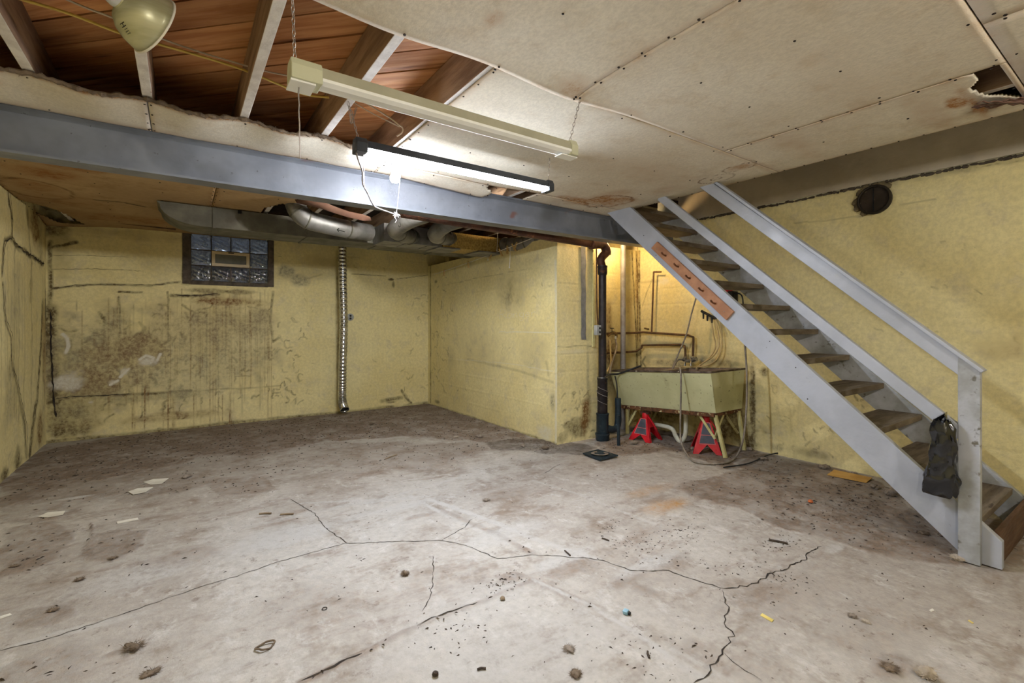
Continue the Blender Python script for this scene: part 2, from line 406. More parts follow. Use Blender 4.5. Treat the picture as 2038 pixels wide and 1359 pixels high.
mat('bag_plastic', (22, 24, 29), (16, 17, 21), 0.16, scale=6, bump=0.8, bscale=14, coat=0.8, spots=(((84, 82, 82), 9, 0.74, 0.85),))
mat('cardboard', (206, 164, 92), (190, 146, 76), 0.8, bump=0.1)
mat('dust_grey', (146, 134, 120), (118, 106, 94), 1.0, scale=20, bump=0.6)
mat('dust_pale', (180, 168, 152), (152, 140, 124), 1.0, scale=20, bump=0.6)
mat('dust_brown', (122, 106, 88), (94, 80, 66), 1.0, scale=20, bump=0.6)
mat('crack_dark', (62, 54, 46), (40, 34, 30), 1.0)
mat('nail_dark', (48, 36, 28), (30, 24, 20), 0.7, 0.3)
mat('chip_dark', (54, 46, 40), (80, 68, 58), 0.9, scale=60)
mat('paper_white', (226, 222, 210), (206, 200, 186), 0.8)
mat('paper_yellow', (226, 206, 122), (206, 184, 98), 0.8)
mat('stick_wood', (150, 132, 108), (110, 94, 76), 0.8)
mat('pin_wood', (214, 186, 132), (190, 158, 104), 0.6)
mat('kraft_paper', (112, 84, 70), (96, 68, 56), 0.8, scale=8, bump=0.4, bscale=12)
mat('fluff_orange', (196, 110, 66), (170, 88, 50), 0.9)
mat('blue_plastic', (150, 190, 206), (90, 120, 136), 0.4)
mat('outlet_grey', (176, 178, 176), (150, 152, 150), 0.5)
mat('outlet_dark', (30, 30, 30), (20, 20, 20), 0.6)
mat('frame_mortar', (98, 88, 76), (74, 66, 58), 0.9, scale=12, bump=0.4)
mat('vent_frame', (212, 196, 164), (196, 178, 146), 0.5, bump=0.05)
mat('vent_mesh', (120, 120, 112), (104, 104, 98), 0.6, bump=0.3, bscale=200)
mat('well_dark', (120, 122, 126), (84, 86, 92), 0.5, 0.5, scale=5)
mat('flue_iron', (60, 52, 42), (44, 38, 30), 0.7, 0.3)
mat('flue_dark', (60, 48, 36), (46, 38, 28), 0.9)
mat('mortar', (132, 118, 88), (104, 92, 70), 0.95, scale=14, bump=0.6)
mat('scar_grey', (134, 134, 132), (116, 116, 116), 0.8, scale=14, bump=0.2)
mat('ink_black', (24, 26, 22), (18, 20, 16), 0.7)
mat('black_metal', (46, 44, 42), (32, 30, 30), 0.45, 0.4)
emit('tube_light', (232, 240, 255), TUBE_W)
emit('bulb_light', (236, 242, 255), BULB_W)
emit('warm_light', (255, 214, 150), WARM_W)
emit('back_fill_light', (255, 250, 240), BACK_FILL_W)
emit('rear_fill_light', (255, 250, 244), REAR_FILL_W)

mat('plain_yellow', (205, 192, 124), (190, 176, 116), 0.7)

def glass_mat():
    s = NT('glass_block'); v = s.coord()
    s.b.inputs['Base Color'].default_value = lin(196, 204, 216); s.b.inputs['Roughness'].default_value = 0.03; s.b.inputs['Coat Weight'].default_value = 1.0
    s.b.inputs['Transmission Weight'].default_value = 1.0; s.b.inputs['IOR'].default_value = 1.5; s.b.inputs['Specular IOR Level'].default_value = 0.8
    MATS['glass_block'] = s.m
glass_mat()
M = MATS

# ------------------------------------------------------------------ floor
xs = np.arange(XL - 0.02, XR + 0.03, 0.0105); ys = np.concatenate([np.arange(YF, 0.3, 0.1), np.arange(0.3, YB + 0.03, 0.0105)])
X, Y = np.meshgrid(xs, ys, indexing='ij')
fc = Canvas(X, Y)
fpx = lambda pts: [pf(*p) for p in pts]
# loose brown dirt along the window wall, the left wall, the stair wall and under the tub
fc.poly(fpx([(60, 905), (300, 850), (600, 826), (857, 802), (1000, 845), (1108, 884), (960, 880), (800, 868), (640, 880), (520, 905), (420, 905), (300, 935), (180, 960), (0, 1010), (0, 965)]), 0, 1.0, 0.10)
fc.poly(fpx([(0, 960), (160, 930), (420, 905), (640, 880), (1000, 880), (900, 930), (640, 930), (420, 965), (200, 1010), (0, 1050)]), 0, 0.45, 0.2)
fc.poly(fpx([(0, 1050), (110, 1040), (150, 1075), (90, 1120), (0, 1150)]), 0, 0.65, 0.08)
fc.poly(fpx([(185, 1065), (300, 1050), (280, 1090), (240, 1115), (170, 1110)]), 0, 0.7, 0.06)
fc.poly(fpx([(40, 1215), (130, 1200), (160, 1220), (90, 1250), (30, 1240)]), 0, 0.6, 0.06)
fc.poly(fpx([(380, 950), (520, 945), (560, 975), (440, 985)]), 0, 0.6, 0.06)
fc.poly(fpx([(1360, 965), (1440, 940), (1510, 900), (1640, 925), (1745, 955), (1900, 1085), (1910, 1118), (1800, 1112), (1690, 1085), (1560, 1050), (1470, 1010), (1380, 985)]), 0, 0.85, 0.08)
fc.poly(fpx([(1180, 880), (1260, 860), (1440, 850), (1510, 900), (1440, 930), (1340, 900), (1220, 905)]), 0, 0.95, 0.08)
fc.poly(fpx([(960, 880), (1080, 870), (1190, 888), (1180, 905), (1060, 900), (980, 895)]), 3, 0.6, 0.12)
fc.poly(fpx([(1740, 940), (2038, 960), (2038, 1120), (1930, 1115)]), 0, 0.8, 0.06)
for (px, py, ru, rv, a) in [(390, 1100, .16, .14, .5), (330, 1120, .2, .1, .4), (250, 1290, .10, .03, .9), (1010, 985, .2, .1, .35), (1130, 1130, .25, .08, .4), (1330, 1110, .2, .1, .35), (1560, 1180, .4, .2, .3), (1750, 1250, .3, .2, .3), (1390, 1300, .1, .1, .4), (600, 1200, .3, .2, .3), (100, 1330, .2, .15, .5), (1780, 1320, .12, .06, .7), (1020, 1145, .08, .05, .9), (1250, 1150, .18, .05, .6), (1280, 1170, .05, .12, .6), (840, 1025, .16, .04, .5), (1500, 1330, .2, .1, .3), (1290, 1060, .3, .12, .3), (880, 1150, .3, .3, .2), (700, 940, .5, .2, .3)]:
    u, v = pf(px, py); fc.blob(u, v, ru, rv, 0, a, 0.6, 1.0)
for (px, py, ru, rv, a) in [(560, 1065, .32, .18, .8), (250, 1150, .3, .14, .6), (300, 960, .09, .03, 1), (280, 975, .08, .03, 1), (95, 1022, .10, .025, 1), (70, 1005, .06, .02, 1), (150, 990, .12, .03, .9), (95, 1262, .16, .02, .9), (1120, 1110, .3, .06, .8), (1290, 1120, .3, .06, .7), (780, 1010, .4, .06, .7), (1000, 1060, .35, .1, .6), (900, 1240, .5, .25, .5), (1000, 1300, .5, .3, .5), (1230, 935, .35, .12, .5), (1560, 1075, .14, .03, .8), (1660, 1090, .1, .03, .8), (200, 1240, .2, .03, .7), (440, 1330, .3, .08, .4)]:
    u, v = pf(px, py); fc.blob(u, v, ru, rv, 1, a, 0.6, 1.0)
u, v = pf(1330, 1003); fc.blob(u, v, .26, .10, 2, .8, 0.8, 0.8)
u, v = pf(1290, 975); fc.blob(u, v, .3, .08, 2, .35, 0.8, 0.8)
for pts, w, ch, a in [([(600, 1356), (700, 1310), (830, 1245), (960, 1195), (1060, 1150)], .012, 0, .9), ([(1060, 1150), (1180, 1205), (1300, 1280), (1400, 1345)], .010, 1, .9), ([(1060, 1150), (1180, 1205)], .02, 0, .5),
                      ([(850, 990), (980, 1035), (1120, 1090), (1190, 1110)], .018, 1, .9), ([(815, 985), (900, 1030), (1010, 1080)], .014, 1, .7), ([(870, 1010), (990, 1062), (1060, 1098)], .018, 0, .5), ([(490, 1045), (700, 1000), (850, 985)], .02, 1, .6),
                      ([(600, 1000), (760, 990), (930, 945)], .014, 1, .6), ([(1060, 955), (1160, 985), (1300, 1040)], .012, 1, .5), ([(1390, 1345), (1338, 1310)], .01, 1, .7), ([(1340, 1290), (1460, 1355)], .008, 1, .8), ([(180, 1040), (188, 1110)], .005, 0, .9)]:
    fc.line(fpx(pts), w, ch, a, 0.012)
for k in range(0):   # drag scratches
    u, v = random.uniform(1.0, 3.0), random.uniform(0.5, 2.6); fc.line([(u, v), (u + random.uniform(.2, .6), v - random.uniform(.1, .4))], .004, 1, .8, .004)
hz = (fbm(X, Y, 2.2, 4, 7) - 0.5) * 0.014 + fc.M[..., 0] * (fbm(X, Y, 26, 3, 8)) * 0.014
edge = np.minimum.reduce([X - XL, XR - X, YB - Y]); hz = hz * sstep(-0.05, 0.25, edge) + 0
hz = np.where((X > 3.1) & (X < 4.2) & (Y < 0.9), hz * 0.2, hz) - 0.006
floor = grid_obj('floor', np.stack([X, Y, hz], -1), fc.M, M['floor_concrete'], extra=MB().box(XL - .1, XR + .1, YF - .1, YB + .1, -0.16, -0.03))
setp(floor, 'stained and cracked concrete basement floor with brown dirt', None, kind='structure')

def ribbon(name, pts, w, parent, plane, material, seed=0, step=0.02, amp=0.012):
    """a crack: a thin jagged dark ribbon that lies just proud of its surface; plane maps (u, v) to a point"""
    random.seed(seed + len(pts)); out = []
    for (a, b), (c, d) in zip(pts[:-1], pts[1:]):
        L = math.hypot(c - a, d - b); n = max(1, int(L / step))
        for k in range(n):
            t = k / n; nx, ny = -(d - b) / (L + 1e-9), (c - a) / (L + 1e-9); j = random.uniform(-amp, amp) if (k or out) else 0
            out.append((a + (c - a) * t + nx * j, b + (d - b) * t + ny * j))
    out.append(pts[-1]); mb = MB(); v = []; f = []
    for i, (u, q) in enumerate(out):
        p, n_ = out[max(i - 1, 0)], out[min(i + 1, len(out) - 1)]; L = math.hypot(n_[0] - p[0], n_[1] - p[1]) + 1e-9
        nx, ny = -(n_[1] - p[1]) / L, (n_[0] - p[0]) / L; ww = w * random.uniform(0.35, 1.2) * (0.3 if i in (0, len(out) - 1) else 1)
        v += [plane(u + nx * ww, q + ny * ww), plane(u - nx * ww, q - ny * ww)]
    f = [[2 * i, 2 * i + 1, 2 * i + 3, 2 * i + 2] for i in range(len(out) - 1)]
    mb.add(v, f); return mb.build(name, material, parent)

def floor_h(u, v):
    i = np.clip(np.searchsorted(xs, u), 1, len(xs) - 2); j = np.clip(np.searchsorted(ys, v), 1, len(ys) - 2); return float(hz[i - 1:i + 2, j - 1:j + 2].max())
fl_plane = lambda u, v: (u, v, floor_h(u, v) + 0.0012)
for i, (pts, w) in enumerate([([(578, 992), (625, 1018), (650, 1050), (690, 1078), (780, 1076), (880, 1073), (940, 1085), (990, 1110), (1040, 1103), (1090, 1102), (1150, 1107), (1200, 1112), (1260, 1134), (1330, 1134), (1385, 1152), (1440, 1170)], .0026), ([(690, 1078), (560, 1115), (470, 1145), (400, 1165), (250, 1217), (120, 1262), (0, 1292)], .0022), ([(1440, 1170), (1500, 1162), (1530, 1142), (1560, 1132), (1602, 1112), (1610, 1095), (1635, 1086)], .004),
                              ([(1437, 1172), (1448, 1205), (1443, 1238), (1457, 1262), (1436, 1300), (1412, 1332), (1380, 1356)], .003), ([(1440, 1297), (1470, 1325), (1515, 1352)], .002), ([(880, 1072), (905, 1058), (925, 1047), (935, 1035), (950, 1025)], .0018), ([(862, 1105), (862, 1150), (855, 1190), (840, 1215)], .002), ([(600, 1356), (650, 1333), (720, 1300)], .004), ([(830, 1245), (870, 1228), (950, 1197)], .003), ([(1082, 942), (1100, 930), (1115, 922)], .002)]):
    ribbon('crack', fpx(pts), w, floor, fl_plane, M['crack_dark'], i, .022, .010 if i in (2, 3) else .005)

# ------------------------------------------------------------------ walls
def relief(U, V, amp=0.004, lines=True, seed=0):
    h = (fbm(U, V, 3, 5, 11 + seed) - 0.5) * amp * 2 + (fbm(U, V, 16, 3, 12 + seed) - 0.5) * amp
    if lines:
        ph = (V + (fbm(U, V * 0, 1.5, 2, 13 + seed) - 0.5) * 0.01) / 0.178; d = np.abs(ph - np.round(ph)) * 0.178
        h -= 0.0035 * (1 - sstep(0.003, 0.012, d)) * sstep(0.35, 0.6, fbm(U, np.round(ph) * 3.1, 2.2, 2, 14 + seed))
    return h

# window wall
us = np.arange(XL, XW + 0.005, 0.0105); vs_ = np.arange(-0.02, 2.36, 0.0105)
U, V = np.meshgrid(us, vs_, indexing='ij'); c = Canvas(U, V)
WX0, WX1, WZ0, WZ1 = 0.04, 0.935, 1.685, 2.252      # window opening
bpx = lambda pts: [pb(*p) for p in pts]
for k in range(95):
    x = random.choice([random.uniform(370, 548), random.uniform(225, 300), random.uniform(120, 560), random.uniform(330, 545)])
    y0, y1 = random.uniform(570, 640) if x > 330 else random.uniform(585, 700), random.uniform(690, 850)
    u, t = pb(x, y0); _, b = pb(x, y1); c.drip(u, b, t, random.uniform(.003, .009), random.choice([0, 2, 2]), random.uniform(.25, .65))
for k in range(14):
    x = random.uniform(200, 470); u, t = pb(x, random.uniform(770, 800)); _, b = pb(x, 865); c.drip(u, b, t, .006, 2, .9)
for (px, py, ru, rv, ch, a) in [(430, 700, .85, .75, 1, .6), (420, 640, .7, .4, 2, .22), (200, 720, .55, .5, 1, .75), (170, 800, .45, .30, 0, .55), (150, 830, .4, .15, 0, .6), (250, 700, .35, .25, 2, .5), (190, 760, .4, .2, 2, .5), (330, 830, .8, .06, 2, .5), (230, 640, .25, .2, 0, .25), (330, 740, .5, .25, 1, .65), (210, 690, .3, .2, 0, .30), (130, 690, .12, .5, 0, .35), (450, 600, .5, .06, 2, .75), (450, 580, .5, .03, 0, .75), (520, 700, .14, .5, 0, .18), (140, 850, .25, .1, 0, .7), (300, 790, .5, .05, 0, .35), (600, 560, .12, .1, 1, .8), (570, 540, .1, .08, 1, .8), (780, 800, .1, .02, 0, .7), (300, 470, .8, .06, 2, .25), (120, 500, .1, .3, 0, .35), (105, 450, .12, .12, 0, .8), (640, 520, .3, .1, 2, .25)]:
    u, v = pb(px, py); c.blob(u, v, ru, rv, ch, a, .6, 1.1)
for pts, w, a in [([(100, 613), (101, 707), (106, 795), (118, 860)], .045, 1), ([(112, 700), (113, 800), (125, 850)], .03, .7), ([(101, 480), (100, 613)], .015, .9), ([(112, 796), (162, 790), (259, 785), (380, 778)], .013, .9), ([(380, 778), (470, 772), (560, 768)], .006, .5), ([(235, 581), (283, 581)], .008, .9), ([(341, 587), (380, 589), (436, 586)], .014, 1), ([(100, 575), (180, 565), (300, 568), (360, 560)], .008, .8), ([(102, 492), (125, 489), (150, 483)], .014, 1), ([(365, 555), (372, 470)], .012, .8), ([(545, 580), (536, 640), (545, 680), (555, 672)], .012, .6), ([(540, 565), (365, 562)], .016, .9),
                  ([(760, 798), (800, 792)], .02, .8), ([(799, 778), (806, 790), (818, 803)], .014, .9), ([(857, 520), (857, 640), (856, 700), (857, 800)], .010, .85), ([(590, 560), (640, 545)], .008, .3), ([(672, 500), (672, 640), (675, 800)], .02, .45), ([(395, 617), (420, 612), (427, 600)], .006, .7), ([(370, 612), (388, 622), (376, 640)], .006, .7), ([(205, 660), (208, 630)], .012, .7), ([(204, 672), (208, 690)], .014, .6), ([(262, 700), (275, 685)], .010, .6), ([(470, 750), (500, 748)], .004, .8), ([(236, 590), (238, 700), (240, 780)], .006, .8), ([(335, 580), (334, 680)], .007, .9)]:
    c.line(bpx(pts), w, 0, a, .014)
a0, b0 = pb(530, 610); a1, b1 = pb(605, 800); c.strokes(a0, a1, b1, b0, 46, 0, .8, .006, .10)
a0, b0 = pb(120, 600); a1, b1 = pb(520, 850); c.strokes(a0, a1, b1, b0, 60, 0, .8, .007, .10)
a0, b0 = pb(150, 640); a1, b1 = pb(340, 820); c.strokes(a0, a1, b1, b0, 40, 0, .8, .010, .16)
a0, b0 = pb(800, 560); a1, b1 = pb(857, 800); c.strokes(a0, a1, b1, b0, 26, 0, .6, .006, .09)
a0, b0 = pb(560, 480); a1, b1 = pb(860, 800); c.strokes(a0, a1, b1, b0, 22, 0, .5, .004, .06)
for pts in [[(125, 665), (133, 672), (136, 690), (131, 702)], [(278, 716), (290, 707), (305, 712), (300, 722)], [(318, 705), (312, 718)], [(240, 750), (255, 735)], [(220, 765), (235, 757)]]:
    c.line(bpx(pts), .010, 3, 1.4, .01)
for (px, py, ru, rv) in [(137, 760, .12, .12), (245, 742, .05, .05), (225, 760, .06, .03), (290, 720, .08, .05), (180, 800, .05, .03)]:
    u, v = pb(px, py); c.blob(u, v, ru, rv, 3, .9, .8, 1.8)
u, v = pb(778, 556); c.blob(u, v, .05, .02, 0, 1, .4, .6); u, v = pb(783, 566); c.blob(u, v, .02, .05, 0, .9, .5, .6)
c.line(bpx([(700, 545), (768, 549)]), .004, 0, .7, .01); c.line(bpx([(790, 555), (856, 547)]), .004, 0, .8, .004)
c.blob(0.6, 0.0, 3.5, .035, 0, .7, .6, 1.0)
keep = ~((U[:-1, :-1] > WX0 - .006) & (U[:-1, :-1] < WX1 - .004) & (V[:-1, :-1] > WZ0 - .006) & (V[:-1, :-1] < WZ1 - .004))
PP = np.stack([U, YB - relief(U, V), V], -1)
ex = MB().box(XL - .12, WX0, YB + .03, YB + .25, -.05, 2.48).box(WX1, XW + .3, YB + .03, YB + .25, -.05, 2.48).box(WX0, WX1, YB + .03, YB + .25, -.05, WZ0).box(WX0, WX1, YB + .03, YB + .25, WZ1, 2.48)
wall_back = grid_obj('wall_back', PP, c.M, M['wall_paint'], keep, ex)
setp(wall_back, 'yellow painted concrete wall with brown water streaks below the window', kind='structure')
pl_b = lambda u, v: (u, YB - 0.006, v)
for i, (pts, w) in enumerate([([(105, 795), (140, 789), (200, 787), (262, 784)], .004), ([(101, 620), (102, 700), (107, 790), (112, 830)], .008), ([(102, 575), (150, 567), (240, 567), (330, 566)], .0025), ([(345, 587), (400, 588), (434, 584)], .005), ([(102, 536), (190, 535), (280, 539)], .0018), ([(102, 508), (170, 508), (260, 512)], .0016), ([(700, 545), (740, 548), (766, 549)], .002)]):
    ribbon('crack', bpx(pts), w, wall_back, pl_b, M['crack_dark'], 20 + i, .03, .004)

# left wall
us = np.concatenate([np.arange(YF, 4.6, 0.1), np.arange(4.6, YB + .01, 0.0105)]); vs_ = np.arange(-0.02, 2.36, 0.0105)
U, V = np.meshgrid(us, vs_, indexing='ij'); c = Canvas(U, V)
lpx = lambda pts: [pl(*p) for p in pts]
for pts, w, a in [([(85, 604), (80, 700), (74, 795), (66, 850), (59, 907)], .035, .9), ([(92, 580), (95, 700), (96, 880)], .03, .8), ([(16, 366), (19, 404), (23, 439), (22, 472), (29, 485), (46, 499), (62, 510), (86, 525)], .02, .8), ([(24, 731), (38, 787), (50, 843), (53, 907)], .03, .6), ([(5, 560), (9, 634), (22, 669), (24, 731)], .012, .8), ([(2, 543), (9, 476), (22, 472)], .015, .7), ([(55, 420), (62, 510), (60, 600)], .02, .5)]:
    c.line(lpx(pts), w, 0, a, .03)
for (px, py, ru, rv, ch, a) in [(35, 920, .16, .12, 0, 1), (10, 945, .15, .08, 0, .9), (80, 860, .12, .25, 2, .8), (70, 450, .2, .25, 2, .8), (80, 480, .12, .3, 0, .45), (30, 600, .3, .4, 1, .4), (20, 800, .3, .3, 1, .5), (88, 700, .1, .5, 2, .55), (20, 735, .06, .15, 0, .5)]:
    u, v = pl(px, py); c.blob(u, v, ru, rv, ch, a, .6, 1.1)
for k in range(26):
    x = random.uniform(0, 95); u, t = pl(x, random.uniform(480, 700)); _, b = pl(x, random.uniform(750, 900)); c.drip(u, b, t, random.uniform(.006, .016), 0, random.uniform(.2, .6))
PP = np.stack([XL + relief(U, V, 0.008, False, 1), U, V], -1)
wall_left = grid_obj('wall_left', PP, c.M, M['wall_paint'], None, MB().box(XL - .25, XL - .03, YF - .2, YB + .2, -.05, 2.48))
setp(wall_left, 'dirty pale yellow left wall with long jagged cracks', kind='structure')
pl_l = lambda u, v: (XL + 0.010, u, v)
for i, (pts, w) in enumerate([([(16, 366), (19, 404), (23, 439), (22, 472), (9, 478), (4, 510), (2, 543)], .005), ([(22, 472), (29, 485), (46, 499), (62, 510), (86, 525)], .008), ([(6, 560), (9, 634), (22, 669), (24, 731), (38, 787), (50, 843), (53, 907)], .005)]):
    ribbon('crack', lpx(pts), w, wall_left, pl_l, M['crack_dark'], 40 + i, 0.035, 0.010)

# wing wall and alcove (one concrete mass with open top)
us = np.arange(YW, YB + .01, 0.0105); vs_ = np.arange(-0.02, ZW + .005, 0.0105)
U, V = np.meshgrid(us, vs_, indexing='ij'); c = Canvas(U, V)
wpx = lambda pts: [pw(*p) for p in pts]
for (px, py, ru, rv, ch, a, e) in [(1015, 590, .30, .26, 0, .62, 1.5), (1018, 572, .16, .18, 0, .5, 1.2), (1085, 860, .14, .1, 3, .6, .8), (1100, 800, .06, .12, 1, .9, .8), (960, 700, .8, .4, 1, .30, 1), (870, 800, .1, .04, 0, .8, .6), (868, 560, .05, .03, 0, .8, .6), (1000, 520, .3, .06, 0, .35, 1), (900, 720, .12, .2, 0, .25, 1), (1060, 700, .3, .3, 1, .45, 1)]:
    u, v = pw(px, py); c.blob(u, v, ru, rv, ch, a, e, .7)
a0, b0 = pw(862, 560); a1, b1 = pw(900, 790); c.strokes(min(a0, a1), max(a0, a1), b1, b0, 50, 0, .6, .006, .1)
a0, b0 = pw(860, 520); a1, b1 = pw(1106, 860); c.strokes(min(a0, a1), max(a0, a1), b1, b0, 34, 0, .5, .005, .07)
for pts, w, ch, a in [([(993, 661), (1020, 660), (1046, 660), (1100, 663)], .004, 3, .9), ([(885, 568), (950, 553), (1046, 537)], .003, 0, .4), ([(910, 715), (1000, 722), (1100, 738)], .004, 3, .5), ([(930, 715), (1020, 735), (1100, 760)], .012, 0, .3), ([(857, 520), (857, 800)], .012, 0, .8), ([(1106, 520), (1107, 690), (1106, 880)], .012, 3, .7), ([(886, 545), (886, 580)], .004, 3, .5), ([(1087, 720), (1091, 745)], .014, 0, .4), ([(860, 806), (1000, 850), (1108, 884)], .012, 0, .6)]:
    c.line(wpx(pts), w, ch, a, .01)
PP = np.stack([XW + relief(U, V, 0.003, True, 2), U, V], -1)
ex = MB().box(XW + .02, 4.9, YA + .02, YB + .2, -.05, ZW - .005).box(XW + .02, 3.62, YW + .02, YA + .04, -.05, ZW - .005).box(4.48, 4.9, YA, YB + .2, ZW, 2.46).box(XW + .3, 4.9, YB - .1, YB + .2, ZW, 2.46)
wall_wing = grid_obj('wall_wing', PP, c.M, M['wall_paint'], None, ex)
setp(wall_wing, 'yellow wing wall right of the far corner with a dark soot smudge', kind='structure')
# scratched hand lettering in the soot smudge
def scratch_letters():
    mb = MB()
    S = {'R': [[(0, 0), (.1, 1)], [(.1, 1), (.6, .95), (.55, .55), (.1, .5)], [(.25, .5), (.75, 0)]], 'a': [[(.55, .5), (.2, .5), (.1, .1), (.4, 0), (.6, .5), (.6, 0)]], 'n': [[(.1, .5), (.15, 0)], [(.12, .35), (.4, .5), (.5, 0)]],
         'g': [[(.5, .5), (.15, .45), (.15, .1), (.5, .1)], [(.52, .5), (.45, -.4), (.1, -.3)]], 'e': [[(.1, .25), (.5, .3), (.35, .5), (.1, .3), (.2, 0), (.5, .1)]], 'r': [[(.1, .5), (.15, 0)], [(.12, .3), (.35, .55), (.5, .45)]]}
    x = 0
    for ch in 'Ranger':
        for st in S[ch]:
            pts = []
            for a, b in st:
                px, py = 994 + (x + a) * 18, 634 - b * 17 - (x + a) * 1.2
                p = onx(px, py, XW - 0.003); pts.append(p)
            mb.tube(pts, 0.0014, 4, True, smoothn=3)
        x += .8 if ch == 'R' else .66
    return mb.build('scratched_word', M['paper_white'], wall_wing)
o = scratch_letters(); o['label'] = 'pale scratched handwriting reading Ranger'

us = np.arange(XW, 3.64, 0.0105); U, V = np.meshgrid(us, vs_, indexing='ij'); c = Canvas(U, V)
for (px, py, ru, rv, ch, a) in [(1150, 850, .16, .10, 0, .75), (1165, 820, .07, .22, 2, .9), (1172, 800, .05, .3, 0, .45), (1140, 700, .3, .02, 3, .3), (1120, 870, .1, .05, 0, .6), (1170, 740, .03, .3, 1, .8)]:
    u, v = pa(px, py); c.blob(u, v, ru, rv, ch, a, .6, 1.2)
a0, b0 = pa(1112, 780); a1, b1 = pa(1180, 878); c.strokes(a0, a1, b1, b0, 40, 0, .8, .006, .07)
c.line([pa(1110, 690), pa(1180, 688)], .004, 0, .6, .01)
PP = np.stack([U, YW - relief(U, V, 0.004, True, 3), V], -1)
wall_end = grid_obj('wall_wing_end', PP, c.M, M['wall_paint'], None, MB().box(XW + .005, 3.615, YW + .02, YW + .06, -.05, ZW - .01))
setp(wall_end, 'narrow yellow wall end with crumbling base left of the black stack', kind='structure')
us = np.arange(3.55, XR + .02, 0.0105); U, V = np.meshgrid(us, vs_, indexing='ij'); c = Canvas(U, V)
for (px, py, ru, rv, ch, a) in [(1215, 700, .12, .25, 2, .8), (1212, 640, .06, .3, 2, .6), (1255, 620, .08, .6, 2, .35), (1268, 560, .04, .5, 2, .6), (1215, 760, .2, .2, 0, .5)]:
    u, v = pa2(px, py); c.blob(u, v, ru, rv, ch, a, .7, 1.0)
for pts, w in [([(1258, 500), (1262, 580), (1266, 660), (1268, 735)], .009), ([(1266, 500), (1270, 560), (1269, 640), (1271, 730)], .008)]: c.line([pa2(*p) for p in pts], w, 0, .9, .012)
PP = np.stack([U, YA - relief(U, V, 0.003, True, 4), V], -1)
wall_alc = grid_obj('wall_alcove', PP, c.M, M['wall_paint'], None, MB().box(3.6, XR + .05, YA + .02, YA + .1, -.05, ZW - .01))
setp(wall_alc, 'bright yellow alcove wall behind the pipes', kind='structure')

# stair wall
us = np.concatenate([np.arange(YF, -0.2, 0.1), np.arange(-0.2, YA + .02, 0.0105)]); vs_ = np.arange(-0.02, ZR + .005, 0.0105)
U, V = np.meshgrid(us, vs_, indexing='ij'); c = Canvas(U, V)
rpx = lambda pts: [pr(*p) for p in pts]
for (px, py, ru, rv, ch, a) in [(1330, 722, .35, .05, 1, .95), (1450, 725, .25, .05, 0, .55), (1400, 716, .3, .05, 1, .8), (1497, 820, .035, .5, 0, .95), (1460, 850, .3, .25, 0, .8), (1300, 800, .5, .25, 0, .8), (1520, 740, .05, .06, 0, .8), (1540, 890, .12, .05, 1, .7), (1600, 900, .3, .05, 0, .4), (1320, 560, .1, .06, 3, .6), (1300, 560, .2, .02, 0, .4), (2000, 700, .2, .1, 2, .3), (1320, 690, .3, .05, 1, .4), (1900, 340, .5, .04, 0, .35), (1500, 405, .3, .05, 0, .6), (1480, 425, .2, .06, 1, .4)]:  # includes a dark upright stripe right of the tub
    u, v = pr(px, py); c.blob(u, v, ru, rv, ch, a, .6, 1.1)
for pts, w, a in [([(1272, 500), (1273, 640), (1275, 735)], .012, .9), ([(1278, 610), (1288, 580), (1298, 555)], .004, .8), ([(1285, 730), (1278, 720), (1284, 710)], .008, .8), ([(1500, 740), (1501, 900)], .01, .8), ([(1940, 335), (2038, 318)], .006, .5), ([(1580, 445), (1720, 430)], .004, .4), ([(1790, 410), (1860, 395)], .004, .4)]:
    c.line(rpx(pts), w, 0, a, .012)
a0, b0 = pr(1510, 740); a1, b1 = pr(1730, 930); c.strokes(min(a0, a1), max(a0, a1), b1, b0, 36, 0, .6, .005, .07)
a0, b0 = pr(1700, 500); a1, b1 = pr(2030, 950); c.strokes(min(a0, a1), max(a0, a1), b1, b0, 20, 0, .5, .004, .05)
PP = np.stack([XR - relief(U, V, 0.003, True, 5), U, V], -1)
wall_right = grid_obj('wall_right', PP, c.M, M['wall_paint'], None, MB().box(XR + .03, XR + .25, YF - .2, YA + .1, -.05, ZR - .01))
setp(wall_right, 'yellow stair wall behind the open staircase', kind='structure')
mb = MB(); random.seed(5)
y = 0.0                      # ragged mortar and soot line under the sill
while y < YA - .05:
    L = random.uniform(.02, .07); mb.lathe([(.003, -L / 2), (random.uniform(.006, .014), -L * .3), (random.uniform(.006, .014), L * .3), (.003, L / 2)], (XR - .004, y + L / 2, ZR - random.uniform(.0, .010)), (0, 1, random.uniform(-.15, .15)), 6); y += L * random.uniform(.6, 1.15)
mb.build('mortar_bed', M['frame_mortar'], wall_right)
wf = MB().box(XL - .25, XR + .25, YF - .2, YF, -.05, 2.46).build('wall_front', M['plain_yellow']); setp(wf, 'plain yellow wall behind the camera', kind='structure')
